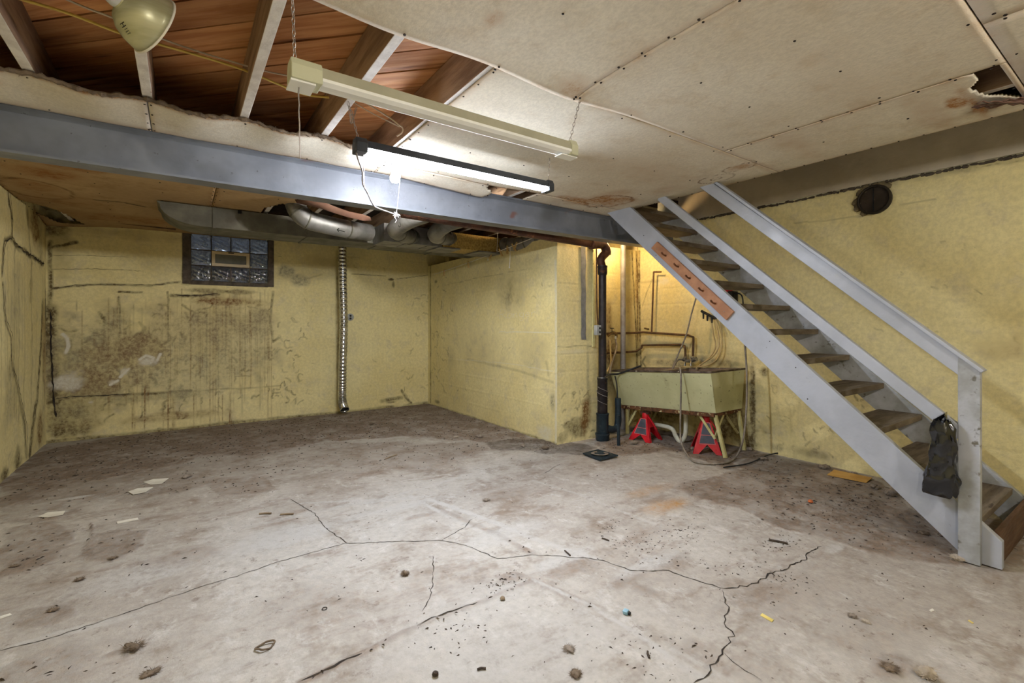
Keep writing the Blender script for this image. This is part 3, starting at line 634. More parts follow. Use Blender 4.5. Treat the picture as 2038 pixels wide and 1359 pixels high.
# ------------------------------------------------------------------ ceiling: slab, joists, diagonal planks, fibreboards
ce = MB().box(XL - .1, XS, YF - .1, YB + .2, 2.475, 2.56).box(XS, XR + .1, YF - .1, -.6, 2.475, 2.56).box(XS, 4.9, 3.22, YB + .2, 2.475, 2.56)
ceiling = ce.build('ceiling', M['dark_wood'], origin=(0, 0, 2.475)); setp(ceiling, 'basement ceiling of joists, diagonal planks and stained fibreboards', kind='structure')
def joist(x, y0, y1):
    mb = MB().box(x - .02, x + .02, y0, y1, ZJ0, ZJ1); mb.mi = [1, 0, 0, 0, 0, 0]
    return mb.build('joist', [M['joist_wood'], M['joist_whitewash']], ceiling, bevel=.003)
for k in range(-2, 9): joist(-.13 + .3945 * k, YF, YB)
joist(XS - .005, YF, YB)
for x in (3.8, 4.2): joist(x, 3.36, YB - .12)
def clip(poly, nx, ny, d):
    out = []
    for p, q in zip(poly, poly[1:] + poly[:1]):
        a, b = p[0] * nx + p[1] * ny - d, q[0] * nx + q[1] * ny - d
        if a <= 0: out.append(p)
        if a * b < 0: t = a / (a - b); out.append((p[0] + (q[0] - p[0]) * t, p[1] + (q[1] - p[1]) * t))
    return out
rect = [(XL + .01, 1.35), (1.75, 1.35), (1.75, 3.6), (XL + .01, 3.6)]
k = 0; wdt = .158; s2 = math.sqrt(.5); d = (XL + 1.35) * s2
random.seed(3)
while d < (1.75 + 3.6) * s2:
    pg = clip(clip(rect, s2, s2, d + wdt - .010), -s2, -s2, -d)
    if len(pg) > 2: MB().prism(pg, 'z', ZJ1 + random.uniform(.001, .004), 2.474).build('subfloor_plank', M['plank_wood'], ceiling).data
    d += wdt; k += 1

def inside(U, V, pts):
    ins = np.zeros(U.shape, bool)
    for (a, b), (c_, d_) in zip(pts, pts[1:] + pts[:1]): ins ^= ((b > V) != (d_ > V)) & (U < (c_ - a) * (V - b) / (d_ - b + 1e-12) + a)
    return ins
def panel(x0, x1, y0, y1, sag=None, paint=None, nails=(), hole=None, material='fibreboard', st=.02, z=ZC, label=None):
    g = .0025; us = np.linspace(x0 + g, x1 - g, max(2, int((x1 - x0) / st))); vs_ = np.linspace(y0 + g, y1 - g, max(2, int((y1 - y0) / st)))
    U, V = np.meshgrid(us, vs_, indexing='ij'); c = Canvas(U, V)
    if paint: paint(c)
    e = np.minimum.reduce([U - x0, x1 - U, V - y0, y1 - V]); c.put(2, .35 * (1 - sstep(.0, .05, e)))
    H = z + (fbm(U, V, 1.3, 2, 6) - .5) * .006 - (sag(U, V) if sag else 0)
    keep = None
    if hole is not None:
        Uc, Vc = (U[:-1, :-1] + U[1:, 1:]) / 2, (V[:-1, :-1] + V[1:, 1:]) / 2; keep = ~inside(Uc, Vc, hole)
    o = grid_obj('ceiling_panel', np.stack([U, V, H], -1), c.M, M[material], keep, parent=ceiling)
    if label: o['label'] = label
    md = o.modifiers.new('thick', 'SOLIDIFY'); md.thickness = .010; md.offset = 1.0
    mb = MB()
    for (u, v) in nails:
        if not (x0 + .004 < u < x1 - .004 and y0 + .004 < v < y1 - .004): continue
        i, j = min(np.searchsorted(us, u), len(us) - 1), min(np.searchsorted(vs_, v), len(vs_) - 1)
        r = random.uniform(.0035, .0055); mb.lathe([(r, -.002), (r * 1.1, 0), (r * .9, .002)], (u, v, H[i, j] - .0008), (random.uniform(-.3, .3), random.uniform(-.3, .3), 1), 6)
    if mb.v: mb.build('nail_heads', M['nail_dark'], o)['kind'] = 'stuff'
    return o
def nailgrid(x0, x1, y0, y1):
    out = []
    for k in range(-4, 12):
        x = -.13 + .3945 * k
        if x0 - .01 < x < x1 + .01: out += [(x + random.uniform(-.012, .012), y0 + .03 + t * (y1 - y0 - .06) + random.uniform(-.01, .01)) for t in np.linspace(0, 1, max(2, int((y1 - y0) / .28)))]
    for xx in (x0 + .012, x1 - .012): out += [(xx, y + random.uniform(-.01, .01)) for y in np.arange(y0 + .04, y1, .125)]
    return out
def P_a1(c): c.blob(*pc(985, 40), .03, .05, 2, .5); c.blob(*pc(1140, 170), .12, .10, 2, .45, .8, .6)
def P_a2(c): c.blob(*pc(1250, 225), .10, .06, 2, .3); c.blob(*pc(1700, 170), .5, .2, 2, .14, 1)
def P_a3(c):
    c.blob(*pc(1905, 205), .10, .05, 2, 1.0, .4, .5); c.blob(*pc(1850, 225), .4, .08, 2, .35, .8); c.blob(*pc(1960, 215), .1, .08, 0, .8, .7); c.blob(*pc(1940, 210), .3, .03, 2, .8, .7)
    u, v = pc(1468, 330); c.ring(u, v, .055, .11, .10, 0, .8); c.blob(u, v, .06, .11, 2, .5, .5, .3)
    c.blob(*pc(1600, 300), .5, .1, 2, .25, 1)
def P_b(c):
    u, v = pc(1425, 356); c.ring(u, v, .08, .13, .08, 0, .8, .12); c.ring(u, v, .03, .05, .12, 0, .9, .9)
    u, v = pc(1215, 400); c.ring(u, v, .15, .19, .10, 0, .8, .9); c.ring(u, v, .06, .07, .16, 0, 1, 1.6); c.blob(u, v, .2, .22, 2, .8, .6, 1.0); c.blob(u - .3, v + .15, .25, .12, 2, .9, .7, 1.0)
    u, v = pc(1470, 334); c.ring(u, v, .06, .11, .10, 0, .8); c.blob(u, v, .06, .1, 2, .5, .5, .3)
    for (px, py) in [(1180, 398), (1330, 378), (1230, 385), (1120, 395)]: c.blob(*pc(px, py), .12, .18, 2, .3, .8)
    c.blob(*pc(1280, 340), .6, .2, 2, .2, 1)
sagA = lambda U, V: .030 * np.exp(-((U - 1.40) / .30) ** 2) * np.exp(-np.maximum(0, 1.61 - V) / .12) + .022 * np.exp(-((U - .62) / .25) ** 2) * np.exp(-np.maximum(0, 1.61 - V) / .15)
random.seed(11)
panel(XL, .25, .41, 1.61, None, None, nailgrid(XL, .25, .41, 1.61))
panel(.25, 1.467, .41, 1.61, sagA, P_a1, nailgrid(.25, 1.467, .41, 1.61))
panel(1.467, 2.70, .41, 1.61, sagA, P_a2, nailgrid(1.467, 2.70, .41, 1.61))
hole = [pc(*p) for p in [(1913, 152), (1984, 126), (2000, 140), (2036, 196), (1992, 192), (1960, 193), (1936, 182), (1930, 176), (1938, 168), (1948, 158), (1942, 150)]]
panel(2.70, XS, .41, 1.61, None, P_a3, nailgrid(2.70, XS, .41, 1.61), hole, st=.01, label='narrow stained board with a torn hole by the stairs')
panel(1.05, XS, 1.61, 2.98, lambda U, V: .012 * np.exp(-((U - 1.9) / .3) ** 2) * np.exp(-np.maximum(0, 2.98 - V) / .1), P_b, nailgrid(1.05, XS, 1.61, 2.98), st=.013)
stripsag = lambda U, V: (.022 * np.sin((U + .13) / .3945 * math.pi) ** 2 + .012 * (fbm(U, V * 0, 2.0, 2, 21) - .3)) * np.clip((3.25 - V) / .4, 0, 1)
def P_s(c): c.put(0, .8 * (1 - sstep(.0, .03, c.V - 2.78))); c.put(2, .3 * sstep(3.1, 3.2, c.V)); c.blob(-.75, 2.9, .12, .1, 2, .9)
panel(XL, -.13, 2.78, 3.21, stripsag, P_s, nailgrid(XL, -.13, 2.78, 3.21))
panel(-.13, 1.08, 2.78, 3.21, stripsag, P_s, nailgrid(-.13, 1.08, 2.78, 3.21))
random.seed(31)
fe = MB(); pts_ = []
for x in np.arange(XL + .03, 1.05, .016):
    pts_.append((x, 2.776 + random.uniform(-.006, .004), ZC - float(stripsag(np.array([x]), np.array([2.78]))[0]) + .007 + random.uniform(-.004, .004)))
fe.tube(pts_, [random.uniform(.005, .013) for _ in pts_], 6)
for p in pts_[::2]:
    for q in range(2): fe.tube([p, (p[0] + random.uniform(-.012, .012), p[1] - random.uniform(.0, .014), p[2] + random.uniform(-.02, .012))], .0012, 4)
fe.build('frayed_edge', M['dust_brown'], ceiling)
torn = [(1.80, 2.9), (1.99, 2.9), (1.99, 3.25), (1.93, 3.25), (1.98, 3.12), (1.90, 3.04)]
panel(1.08, 1.98, 2.985, 3.21, lambda U, V: .04 * np.clip((V - 2.98) / .2, 0, 1) * np.clip((U - 1.2) / .7, 0, 1), P_s, nailgrid(1.08, 1.98, 2.985, 3.21), torn, label='board strip with a torn drooping corner by the beam')
panel(2.35, XS, 2.985, 3.21, None, P_b, nailgrid(2.35, XS, 2.985, 3.21))
for a, b in ((XL, -.15), (-.15, 1.07), (1.07, 2.29), (2.29, XS)): panel(a, b, -.81, .41, None, None, nailgrid(a, b, -.81, .41), st=.05)
panel(XL, XS, YF, -.81, None, None, (), st=.2); panel(XS, XR, YF, -.6, None, None, (), st=.2)
def P_k(c):
    for (px, py, ru, rv, ch, a) in [(90, 345, .25, .2, 2, .8), (70, 370, .15, .2, 2, .6), (150, 335, .2, .1, 2, .9), (130, 400, .3, .3, 2, .4), (300, 440, .8, .3, 2, .5)]: c.blob(*pc(px, py), ru, rv, ch, a, .8)
    c.ring(*pc(75, 378), .2, .3, .1, 0, .8, .4); c.line([pc(190, 398), pc(240, 402), pc(290, 412)], .01, 3, 1, .004); c.put(0, .5 * (1 - sstep(0, .08, c.V - 3.36)))
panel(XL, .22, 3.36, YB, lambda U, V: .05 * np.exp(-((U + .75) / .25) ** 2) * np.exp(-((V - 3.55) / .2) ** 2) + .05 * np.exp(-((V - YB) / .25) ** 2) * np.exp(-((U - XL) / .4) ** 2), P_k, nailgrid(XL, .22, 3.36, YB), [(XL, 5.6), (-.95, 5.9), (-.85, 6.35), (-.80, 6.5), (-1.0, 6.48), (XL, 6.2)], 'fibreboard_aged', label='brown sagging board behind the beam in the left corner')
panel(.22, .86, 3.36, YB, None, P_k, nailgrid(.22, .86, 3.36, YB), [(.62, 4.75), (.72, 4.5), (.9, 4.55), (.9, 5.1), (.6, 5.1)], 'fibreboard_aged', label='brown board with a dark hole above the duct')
# torn flap of fibres hanging at the ceiling hole
tf = thing('torn_flap', 'ragged brown paper flap hanging from the ceiling hole', 'paper', pc(1985, 205) + (ZC - .02,))
for k in range(5):
    a, b = pc(1936 + k * 3, 214 - k * 7), pc(2045, 188 + 12 - k * 5); n = 10; v = []
    for i in range(n):
        t = i / (n - 1); wv = .012 + .02 * t * random.uniform(.5, 1.2); zz = ZC - .004 - .012 * k - .02 * math.sin(t * 3 + k) * random.random()
        x, y = a[0] + (b[0] - a[0]) * t, a[1] + (b[1] - a[1]) * t; v += [(x - wv, y, zz), (x + wv, y + .01, zz + .008)]
    o = MB().add(v, [[2 * i, 2 * i + 1, 2 * i + 3, 2 * i + 2] for i in range(n - 1)]).build('paper_layer', M['kraft_paper'], tf, True); md = o.modifiers.new('thick', 'SOLIDIFY'); md.thickness = .003

# stairwell shaft above the opening and the painted sill board on the stair wall
sw = MB().box(XS - .02, XS, -.6, 3.22, 2.45, 2.95).box(XS - .02, XR + .1, -.64, -.6, 2.26, 2.95).box(XS - .02, XR + .1, 3.34, 3.4, 2.30, 2.95).box(XS - .02, XR + .1, -.64, 3.4, 2.95, 3.0).build('wall_stairwell', M['rim_paint']); setp(sw, 'shadowed plaster shaft above the stairs', kind='structure')
tr = MB().box(XR - .004, XR + .06, -.6, 3.5, ZR + .012, 2.96).build('trim_1', M['rim_paint']); setp(tr, 'wide grey brown sill board on top of the stair wall', kind='structure')

# ------------------------------------------------------------------ steel beam
def ibeam():
    h0, h1, w, t, wt, y = 2.02, 2.257, .062, .012, .006, 3.285; f = .014
    prof = [(-w, h0), (w, h0), (w, h0 + t), (wt + f, h0 + t + .004), (wt, h0 + t + f), (wt, h1 - t - f), (wt + f, h1 - t - .004), (w, h1 - t), (w, h1), (-w, h1), (-w, h1 - t), (-wt - f, h1 - t - .004), (-wt, h1 - t - f), (-wt, h0 + t + f), (-wt - f, h0 + t + .004), (-w, h0 + t)]
    o = MB().prism([(y + a, b) for a, b in prof], 'x', XL + .012, XR - .012).build('steel_beam', M['beam_paint'], smooth=True, ang=50)
    return setp(o, 'long grey painted steel beam crossing under the ceiling', 'beam')
ibeam()

# ------------------------------------------------------------------ glass block window
win = thing('window_1', None, None, (WX0, YB, WZ0)); setp(win, 'small glass block window with a vent in the middle', kind='structure')
MB().box(WX0 - .03, WX0 + .05, YB - .012, YB + .1, WZ0 - .02, WZ1).box(WX1 - .045, WX1 + .02, YB - .012, YB + .1, WZ0 - .02, WZ1).box(WX0 + .05, WX1 - .045, YB - .014, YB + .1, WZ0 - .025, WZ0 + .018).build('window_frame', M['frame_mortar'], win, bevel=.004)
cw, chh = (WX1 - .045 - WX0 - .05) / 4, (WZ1 - WZ0 - .018) / 3
x0, z0 = WX0 + .05, WZ0 + .018
gb = MB()
for i in range(5): gb.box(x0 + i * cw - .005, x0 + i * cw + .005, YB + .012, YB + .08, z0, WZ1)
for j in range(4): gb.box(x0, x0 + 4 * cw, YB + .014, YB + .078, z0 + j * chh - .005, z0 + j * chh + .005)
gb.build('mortar_joint', M['frame_mortar'], win)
proto = None
for j in range(3):
    for i in range(4):
        if j == 1 and i in (1, 2): continue
        X0, Z0 = x0 + i * cw + .006, z0 + j * chh + .006
        n = 20; v = []; w_, h_ = cw - .012, chh - .012
        mb = MB()
        for yy, sgn in ((YB + .004, -1), (YB + .085, 1)):
            for a in range(n):
                for b in range(n):
                    s_, t_ = a / (n - 1), b / (n - 1); bul = (1 - (2 * s_ - 1) ** 4) * (1 - (2 * t_ - 1) ** 4)
                    v.append((X0 + s_ * w_, yy + sgn * .008 * bul + (.0030 * math.sin(17 * s_ + 7 * t_ + 4 * j + i) * math.sin(15 * t_ - 6 * s_ + i) + .0008 * math.sin(31 * s_ - 12 * t_ + j) * math.cos(27 * t_ + 3 * i)) * bul, Z0 + t_ * h_))
        f = [[k * n * n + a * n + b, k * n * n + (a + 1) * n + b, k * n * n + (a + 1) * n + b + 1, k * n * n + a * n + b + 1] for k in (0, 1) for a in range(n - 1) for b in range(n - 1)]
        ring = [a * n for a in range(n)] + [(n - 1) * n + b for b in range(1, n)] + [a * n + n - 1 for a in range(n - 2, -1, -1)] + [b for b in range(n - 2, 0, -1)]
        f += [[ring[q], ring[(q + 1) % len(ring)], ring[(q + 1) % len(ring)] + n * n, ring[q] + n * n] for q in range(len(ring))]
        mb.add(v, f).build('glass_block', M['glass_block'], win, True)
X0, Z0 = x0 + cw + .004, z0 + chh + .004; X1, Z1 = x0 + 3 * cw - .004, z0 + 2 * chh - .004
fr = .034
vf = MB().box(X0, X1, YB - .012, YB + .05, Z0, Z0 + fr).box(X0, X1, YB - .012, YB + .05, Z1 - fr, Z1).box(X0, X0 + fr, YB - .012, YB + .05, Z0 + fr, Z1 - fr).box(X1 - fr, X1, YB - .012, YB + .05, Z0 + fr, Z1 - fr).build('vent_frame', M['vent_frame'], win, bevel=.003)
MB().box(X0 + fr, X1 - fr, YB + .004, YB + .02, Z0 + fr, Z1 - fr).build('vent_screen', M['vent_mesh'], vf)
MB().box((X0 + X1) / 2 - .03, (X0 + X1) / 2 + .03, YB - .02, YB - .01, Z1 - .018, Z1 - .008).build('vent_latch', M['black_metal'], vf)
ww = MB(); n = 60; v = []  # well added outside; its corrugation gives the glass bright and dark waves
for k in range(2):
    for i in range(n):
        a = math.pi * i / (n - 1); rr = .72 + .025 * math.cos(i * 1.9) + k * .03
        for z in (1.2, 1.45, 1.7, 1.95, 2.2, 2.42): v.append(((WX0 + WX1) / 2 - rr * math.cos(a), YB + .26 + rr * .8 * math.sin(a) + .012 * math.sin(z * 70), z))
f = [[k * n * 6 + i * 6 + j, k * n * 6 + (i + 1) * 6 + j, k * n * 6 + (i + 1) * 6 + j + 1, k * n * 6 + i * 6 + j + 1] for k in (0, 1) for i in range(n - 1) for j in range(5)]
ww.add(v, f).box(WX0 - .4, WX1 + .4, YB + .26, YB + .9, 1.15, 1.2)
ww = ww.build('wall_added_well', M['well_dark'], None, True); setp(ww, 'added corrugated metal well outside, shaped to vary light in the glass blocks', kind='structure')

# ------------------------------------------------------------------ lamps
def shop_light(name, label, x0, y, z, lit):
    t = thing(name, label, 'light', (x0, y, z), 'hanging shop lights')
    x1 = x0 + 1.22
    MB().prism([(y - .036, z - .012), (y - .028, z + .026), (y - .012, z + .032), (y + .012, z + .032), (y + .028, z + .026), (y + .036, z - .012)], 'x', x0 + .02, x1 - .02).build('housing', M['cap_dark'] if lit else M['fixture_tan'], t)
    pr_ = [(y + .036 * math.cos(a), z - .012 - .020 * math.sin(a)) for a in np.linspace(0, math.pi, 7)] if lit else [(y - .038, z - .012), (y + .038, z - .012), (y + .038, z - .022), (y + .02, z - .030), (y + .012, z - .026), (y - .012, z - .026), (y - .02, z - .030), (y - .038, z - .022)]
    MB().prism(pr_, 'x', x0 + .05, x1 - .035).build('diffuser', M['tube_light'] if lit else M['fixture_white'], t, smooth=lit)
    cp = [(y - .040, z - .034), (y + .040, z - .034), (y + .040, z + .010), (y + .026, z + .036), (y - .026, z + .036), (y - .040, z + .010)]
    for a, b in ((x0, x0 + (.055 if lit else .095)), (x1 - .042, x1)): MB().prism(cp, 'x', a, b).build('end_cap', M['cap_dark'] if lit else M['cap_green'], t, bevel=.004)
    if not lit:
        MB().box(x0 + .0, x0 + .075, y - .03, y + .055, z - .040, z - .034).build('base_plate', M['fixture_white'], t)
        MB().box(x1 - .085, x1 + .01, y - .02, y + .03, z - .038, z - .033).build('hook_plate', M['fixture_white'], t)
    return t, x1
t, x1 = shop_light('shop_light', 'unlit white shop light hanging on chains nearest the camera', .283, 1.649, 2.012, False)
MB().chain((.30, 1.65, 2.055), (.285, 1.62, 2.30)).build('hanging_chain', M['chain_metal'], t, True)
MB().chain((x1 - .02, 1.65, 2.05), (x1 + .0, 1.60, 2.235)).build('hanging_chain', M['chain_metal'], t, True)
pcn = [ony(594 + .02 * k, 160 + k, 1.66) for k in range(0, 158, 12)]
MB().tube([p + np.array([random.uniform(-.001, .001), 0, 0]) for p in pcn], .0022, 6).build('pull_chain', M['chain_metal'], t, True)
t, x1 = shop_light('shop_light', 'lit shop light glowing white below the joist opening', .682, 2.296, 2.060, True)
MB().chain((.70, 2.296, 2.10), (.655, 2.28, 2.235)).chain((.69, 2.29, 2.24), (.66, 2.27, 2.15)).chain((.66, 2.27, 2.15), (.645, 2.27, 2.25)).build('hanging_chain', M['chain_metal'], t, True)
MB().chain((x1 - .015, 2.296, 2.09), (x1 - .01, 2.29, 2.24)).build('hanging_chain', M['chain_metal'], t, True)
MB().tube([ony(724, 308, 2.30), ony(724, 340, 2.30), ony(725, 374, 2.30)], .0018, 6).build('pull_chain', M['chain_metal'], t, True)
cp = [ony(706, 284, 2.30), ony(712, 315, 2.30), ony(721, 340, 2.35), ony(722, 365, 2.42), ony(732, 385, 2.5), ony(742, 406, 2.6), ony(752, 414, 2.68), ony(785, 426, 2.85)]
MB().tube(cp, .0042, 8, smoothn=5).build('power_cord', M['cord_grey'], t, True)

def bulb_holder(name, label, x, y, z, light, parts=True, r=.031):
    t = thing(name, label, 'light bulb', (x, y, z))
    MB().lathe([(.052, 0), (.054, -.012), (.036, -.022), (.024, -.030), (.024, -.062), (.021, -.066)], (x, y, z), (0, 0, 1), 20).build('lampholder', M['porcelain'], t, True)
    MB().lathe([(.014, -.06), (.016, -.075), (r * .8, -.098), (r, -.118), (r * .92, -.134), (r * .6, -.146), (.004, -.150)], (x, y, z), (0, 0, 1), 12).build('bulb', M[light], t, True)
    return t
B = ony(786, 355, 2.85)
t = bulb_holder('ceiling_bulb', 'bare glowing bulb in a holder beside the beam', B[0], 2.85, 2.236, 'bulb_light')
MB().tube([(B[0] + .02, 2.84, 2.19), ony(797, 335, 2.83), ony(795, 370, 2.83), ony(789, 424, 2.84)], .0014, 5, smoothn=4).build('pull_string', M['string_white'], t, True)
kn = MB(); random.seed(4); kc = V3(ony(788, 424, 2.84))
for k in range(12):
    a = random.uniform(0, 6.3); L = random.uniform(.01, .035); kn.tube([kc, kc + Vector((math.cos(a) * L * .6, -.004, math.sin(a) * L * .6)), kc + Vector((math.cos(a) * L, .0, math.sin(a) * L + random.uniform(-.012, .004)))], .0022, 5, smoothn=3)
kn.tube([kc, kc + Vector((-.005, 0, -.03)), kc + Vector((.004, 0, -.045)), kc + Vector((-.006, 0, -.06))], .0016, 5)
kn.build('string_knot', M['string_white'], t, True)
bulb_holder('ceiling_bulb', 'warm bulb hidden behind the beam above the pipe elbow', 3.8, 3.5, 2.262, 'warm_light')
bulb_holder('ceiling_bulb', 'added fill bulb on a joist hidden behind the beam in front of the ducts', 1.4482, 3.50, 2.262, 'back_fill_light')  # unseen bulb, added to brighten the window wall
bulb_holder('ceiling_bulb', 'added bare fill bulb on the ceiling behind the camera, left', -.2, -.9, 2.24, 'rear_fill_light', r=.045)  # this one and the next are unseen, added for even fill
bulb_holder('ceiling_bulb', 'added bare fill bulb on the ceiling behind the camera, right', 2.2, -.9, 2.24, 'rear_fill_light', r=.045)

from mathutils.bvhtree import BVHTree
def onmesh(o, px, py, lift=.0012):
    bm = bmesh.new(); bm.from_mesh(o.data); off = wloc(o)
    for v in bm.verts: v.co += off
    tree = BVHTree.FromBMesh(bm); bm.free(); d = V3(ray(px, py)).normalized()
    h = tree.ray_cast(Vector((0, 0, EYE)), d)
    return (h[0] - d * lift) if h[0] else None
# clamp lamp
nk = V3(onz(232, -6, 2.19)); Rv, Uv, Fv = Vector((CYW, -SY, 0)), Vector((0, 0, 1)), Vector((SY, CYW, 0))
nk = V3(ray(231, -6)) * 1.44 + Vector((0, 0, EYE))
ax = (Rv * .45 + Uv * -.30 + Fv * .95).normalized()
t = thing('clamp_lamp', 'dented beige metal reflector lamp clamped in the joists, top left', 'lamp', nk)
sh = MB().lathe([(.026, 0), (.030, .010), (.054, .018), (.076, .038), (.090, .066), (.096, .092), (.098, .108)], nk, ax, 36, cap=False).build('lamp_shade', M['shade_metal'], t, True)
md = sh.modifiers.new('thick', 'SOLIDIFY'); md.thickness = .0015
MB().lathe([(.098, .106), (.1015, .107), (.1015, .112), (.097, .112)], nk, ax, 36, cap=False).build('shade_rim', M['rim_white'], t, True)
MB().lathe([(.018, -.10), (.022, -.09), (.024, -.03), (.030, 0), (.028, .012)], nk, ax, 18).build('socket', M['porcelain'], t, True)
MB().bar(nk - ax * .06, (-.13, nk.y + .05, 2.285), .03, .012).build('clamp', M['steel'], t)
z_ = lambda p: (210 + p[0] / 16.98, 20 + p[1] / 16.98)
lt = MB()
for st in [[(500, 480), (625, 400)], [(570, 590), (690, 510)], [(560, 450), (625, 548)], [(645, 660), (735, 605)], [(690, 735), (780, 690)], [(690, 735), (705, 765)], [(735, 712), (750, 740)], [(780, 690), (800, 720)], [(745, 812), (838, 770)], [(815, 745), (850, 790)]]:
    ps = [onmesh(sh, *z_((st[0][0] + (st[1][0] - st[0][0]) * q, st[0][1] + (st[1][1] - st[0][1]) * q)), .0005) for q in (0, .5, 1)]
    if all(p is not None for p in ps): lt.tube(ps, .0012 if st[0][0] < 640 else .0007, 4)
if lt.v: lt.build('stamped_lettering', M['ink_black'], sh)['label'] = 'small black stamped letters HIET'

# electric cables through the joists
def cable(name, label, pts, r, m, group=None):
    o = MB().tube(pts, r, 8, smoothn=6).build(name, M[m], None, True); return setp(o, label, 'cable', group)
zc = 2.33
cable('electric_cable', 'thick yellow cable threaded through the joists', [onz(px, py, zc) for px, py in [(-60, -30), (40, -2), (140, 28), (240, 66), (330, 92), (400, 112), (482, 138), (560, 170), (606, 188), (655, 194)]], .0055, 'cable_yellow', 'joist cables')
cable('electric_cable', 'pale thin cable running above the yellow one through the joists', [onz(px, py, zc + .02) for px, py in [(90, -20), (170, 15), (226, 36), (330, 80), (400, 104), (480, 128), (530, 142), (600, 156), (660, 170)]], .004, 'cable_white', 'joist cables')
cable('electric_cable', 'white cable bent into a hook beside the fourth joist', [ony(715, 196, 2.38), ony(740, 212, 2.40), ony(775, 234, 2.42), ony(792, 247, 2.42), ony(801, 254, 2.42), ony(800, 264, 2.42), ony(790, 271, 2.42)], .004, 'cable_white', 'joist cables')
cable('electric_cable', 'thin white cable sagging to the hooked one', [ony(706, 205, 2.40), ony(740, 225, 2.42), ony(770, 240, 2.43), ony(795, 252, 2.43)], .003, 'cable_white', 'joist cables')
# ------------------------------------------------------------------ ducts
def seam(mb, x, y0, y1, z0, z1, w=.012, p=.006): mb.box(x - w, x + w, y0 - p, y1 + p, z0 - p, z1)
t = thing('supply_duct', 'long galvanised duct with rounded end above the window', 'duct', (-.17, 4.95, 2.055))
xa, zb, zt = -.17, 2.058, 2.236
prof = [(xa, zt)] + [(xa + .02 + .30 * (1 - math.cos(a)), zt - .025 - (zt - .025 - zb) * math.sin(a)) for a in np.linspace(0, math.pi / 2, 8)] + [(XW + .6, zb), (XW + .6, zt)]
MB().prism(prof, 'y', 4.95, 5.37).build('duct_body', M['galvanised_dusty'], t)
for x in (.24, 1.02, 1.75, 2.45): m_ = MB(); seam(m_, x, 4.95, 5.37, zb, zt); m_.build('drive_cleat', M['galvanised_dusty'], t)
MB().box(.42, .45, 4.935, 4.95, zt - .03, zt + .0).build('hanger_clip', M['black_metal'], t)
t2 = thing('branch_duct', 'second galvanised duct beyond the round elbows, ending over the wing wall', 'duct', (1.62, 4.60, 2.03))
MB().box(1.66, 2.30, 4.60, 4.92, 2.032, 2.215).build('duct_body', M['galvanised'], t2, bevel=.004)
MB().box(2.31, 3.30, 4.60, 4.92, 2.032, 2.205).build('warm_lit_section', M['foil_warm_lit'], t2, bevel=.004)['label'] = 'foil faced section with warm light in its mustard colour'
MB().box(2.26, 2.52, 4.585, 4.935, 2.02, 2.033).box(2.75, 3.3, 4.585, 4.935, 2.018, 2.033).build('bottom_plate', M['galvanised'], t2)
for x in (1.90, 2.15): m_ = MB(); seam(m_, x, 4.60, 4.92, 2.032, 2.215, .008, .004); m_.build('drive_cleat', M['galvanised'], t2)
def round_duct(name, label, pts, r, rings, cat='duct'):
    t = thing(name, label, cat, pts[0], 'round duct elbows')
    sp = smooth_path(pts, 3)
    b = MB().tube(sp, r, 20).build('pipe', M['galvanised'], t, True, ang=30)
    for k in rings:
        i = min(len(sp) - 2, int(k * (len(sp) - 1))); d = (sp[i + 1] - sp[i]).normalized()
        MB().lathe([(r - .001, -.007), (r + .006, -.005), (r + .006, .005), (r - .001, .007)], sp[i], d, 20, cap=False).build('seam_ring', M['galvanised_dusty'], t, True)
    return b
eA = round_duct('duct_elbow', 'round elbow duct with a black arrow, left of three', [ony(587, 405, 4.50), ony(593, 420, 4.48), ony(612, 437, 4.48), ony(648, 447, 4.5), ony(690, 456, 4.55), ony(735, 463, 4.66)], .083, (.22, .42, .86))
ar = MB()
for st in [[(686, 461), (671, 457)], [(671, 457), (675, 454)], [(671, 457), (674, 461)]]:
    ps = [onmesh(eA, *p) for p in st]
    if all(p is not None for p in ps): ar.tube(ps, .004, 5)
if ar.v: ar.build('painted_arrow', M['ink_black'], eA)['label'] = 'black arrow mark pointing left'
eB = round_duct('duct_elbow', 'round elbow duct leaning right, middle of three', [ony(822, 472, 4.66), ony(800, 466, 4.5), ony(787, 456, 4.3), ony(812, 438, 4.0), ony(845, 425, 3.7), ony(870, 415, 3.5)], .080, (.12, .3))
o = MB()
for k in range(14):
    a = k / 13 * 5; p = onmesh(eB, 795 + 2.2 * math.sin(a) + .3 * k / 4, 447 - 4.5 * math.cos(a * .9))
    if p is not None: o.v or None; o.lathe([(.004, -.001), (.004, .001)], p, V3(ray(795, 447)), 5)
if o.v: o.build('painted_mark', M['ink_black'], eB)
round_duct('duct_elbow', 'round elbow duct next to the foil coloured as warm lit, right of three', [ony(897, 475, 4.66), ony(878, 472, 4.5), ony(866, 466, 4.3), ony(888, 446, 4.0), ony(925, 434, 3.75), ony(950, 425, 3.6)], .078, (.12, .3))
round_duct('flexible_duct', 'dark flexible duct end above the clothesline', [ony(1005, 486, 4.55), ony(1025, 487, 4.35), ony(1050, 483, 4.15), ony(1085, 472, 3.9)], .075, (.1, .3, .5, .7, .9))
o = MB(); random.seed(9); v = []
pts = [(588, 404), (612, 406), (640, 416), (660, 420), (690, 432), (720, 436), (737, 439)]
for i, (px, py) in enumerate(pts):
    wv = [.03, .09, .11, .06, .08, .05, .005][i]; p = ony(px, py, 4.2); v += [(p[0], 4.2 - wv, p[2] + .03), (p[0] + .01, 4.2, p[2] - .012 * (i % 2)), (p[0], 4.2 + wv, p[2] + .035)]
o.add(v, [[3 * i + j, 3 * i + j + 1, 3 * i + j + 4, 3 * i + j + 3] for i in range(len(pts) - 1) for j in (0, 1)])
